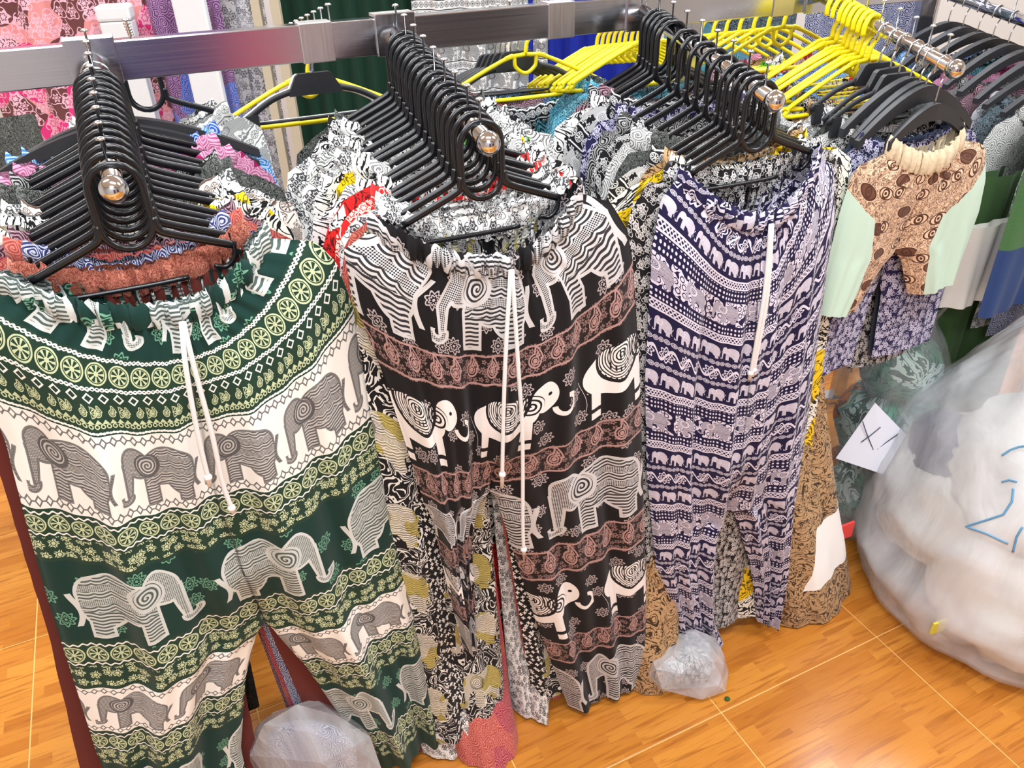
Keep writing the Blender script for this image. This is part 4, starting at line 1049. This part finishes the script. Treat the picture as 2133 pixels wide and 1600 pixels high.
for i, (x, y, z, r, mt, nm) in enumerate((
        (-.03, -.16, .17, (.27, .19, .165), 'white_cloth', 'white folded garment at the bottom front inside the large clear sack'),
        (-.17, .06, .26, (.19, .2, .17), 'white_cloth', 'white garment at the left inside the large clear sack'),
        (-.02, -.08, .43, (.25, .2, .17), 'white_cloth', 'white garment in the middle of the large clear sack'),
        (.16, .02, .26, (.17, .2, .2), 'white_cloth', 'white garment at the right inside the large clear sack'),
        (.02, -.02, .62, (.15, .14, .13), 'white_cloth', 'white garment at the top inside the large clear sack'),
        (-.26, .06, .40, (.07, .10, .09), 'navy_cloth', 'navy garment at the left inside the large clear sack'),
        (-.28, .08, .10, (.07, .10, .08), 'slate_cloth', 'slate blue garment low inside the large clear sack'))):
    o = lump('folded_garment', BC + Vector((x, y, z)), r, MAT[mt], 3.1 * i + 1, .10, 3.2, ridge=.9); tag(o, nm, 'garment', 'garments in the large clear sack')
from mathutils.bvhtree import BVHTree
me = big.data; bv = BVHTree.FromPolygons([v.co + BC for v in me.vertices], [tuple(p.vertices) for p in me.polygons])
def on_bag(u, v):
    h = bv.ray_cast(CP, ray(u, v).normalized()); return (h[0] - ray(u, v).normalized() * .003) if h[0] else None
q_ = on_bag(1955, 1305) + ray(1955, 1305).normalized() * .012
o = MB().box(tuple(q_), (.019, .003, .017), R(20)).build('price_tag', MAT['yellow_tag'], None, False); tag(o, 'small yellow tag inside the large clear sack', 'tag')
for st in (((2087, 949), (2105, 937), (2122, 931), (2140, 929)), ((2087, 1004), (2102, 1000), (2118, 1004)), ((2111, 1018), (2108, 1045), (2090, 1072), (2050, 1085), (2011, 1097), (2055, 1112), (2100, 1133)), ((2130, 1098), (2118, 1118), (2110, 1150))):
    dense = []
    for (a, b_), (c_, d_) in zip(st, st[1:]):
        for k in range(6): dense.append((lerp(a, c_, k / 6), lerp(b_, d_, k / 6)))
    pts = [q for q in (on_bag(*p) for p in dense + [st[-1]]) if q]
    if len(pts) > 2:
        o = MB().tube([p - BC for p in pts], .0022, 6).build('marker_line', MAT['blue_marker'], big)
sm = sack('clear_sack', (1.02, 1.76, 0), [(0, .12), (.04, .15), (.3, .155), (.5, .13), (.62, .07), (.66, .04), (.72, .07)], MAT['wrap_film'], 8.1, .01, 48, 40)
tag(sm, 'clear bag of jungle leaf print clothes standing behind the large sack', 'sack')
for i, (z, r, nm) in enumerate(((.13, (.115, .11, .11), 'jungle leaf print garment at the bottom of the clear bag'), (.34, (.12, .115, .11), 'jungle leaf print garment in the middle of the clear bag'), (.52, (.09, .09, .09), 'jungle leaf print garment at the top of the clear bag'))):
    tag(lump('folded_garment', (1.02, 1.76, z), r, p_jung, 2.2 * i + 5, .10, 4), nm, 'garment', 'jungle print garments in the clear bag')
ph = aty(1822, 915, 1.595)
pc = [aty(1823, 839, 1.60), aty(1888, 906, 1.60), aty(1839, 988, 1.575), aty(1741, 955, 1.575)]
mb = MB(); nn = Vector((0, .0012, 0)); mb.v = [tuple(p) for p in pc] + [tuple(p + nn) for p in pc]
mb.f = [(0, 3, 2, 1), (4, 5, 6, 7), (0, 1, 5, 4), (1, 2, 6, 5), (2, 3, 7, 6), (3, 0, 4, 7)]; mb.uv = [None] * 6
paper = mb.build('paper_sign', MAT['paper'], None, False); tag(paper, 'white paper with handwritten marks on the jungle print bag', 'paper sign')
def on_paper(u, v):
    d = ray(u, v); n_ = (pc[1] - pc[0]).cross(pc[3] - pc[0]); t = (pc[0] - CP).dot(n_) / d.dot(n_); return CP + d * (t - .005)
for st in (((1797, 878), (1806, 905), (1819, 937)), ((1794, 921), (1812, 908), (1834, 890)), ((1871, 904), (1848, 920), (1827, 936), (1834, 944), (1846, 954))):
    MB().tube([on_paper(*p) for p in st], .0012, 5).build('pen_stroke', MAT['ink_pen'], paper)
o = MB().box(tuple(atz(1762, 1106, .20)), (.022, .003, .024), R(23)).build('price_tag', MAT['red_tag'], None, False); tag(o, 'red square tag beside the large clear sack', 'tag')
# bags on the floor under the trousers
def crumple(c, r, seed, lab):
    o = lump('plastic_bag', c, r, MAT['clear_bag'], seed, .20, 2.4, 2, ridge=.8)
    o.data.polygons.foreach_set('use_smooth', [False] * len(o.data.polygons)); return tag(o, lab, 'plastic bag', 'plastic bags on the floor')
crumple((-.425, .945, .125), (.115, .05, .14), 7.7, 'crumpled clear plastic bag between the legs of the green trousers')
tag(lump('folded_garment', (-.425, .95, .13), (.085, .03, .11), p_nvy2, 9.9, .08, 4), 'blue scroll print garment inside the bag under the green trousers', 'garment')
crumple((.385, 1.20, .062), (.085, .06, .068), 3.3, 'crumpled clear plastic bag between the black and navy trousers')
tag(lump('folded_garment', (.395, 1.205, .05), (.05, .035, .045), p_bw_floral, 4.4, .12, 4), 'printed garment inside the bag beside the navy trousers', 'garment')
tag(lump('leaf_scrap', tuple(atz(1515, 1456, .004)), (.006, .005, .003), MAT['leaf_bit'], 1.3, .2, 3, 2), 'tiny green scrap lying on the wood print floor', 'scrap')
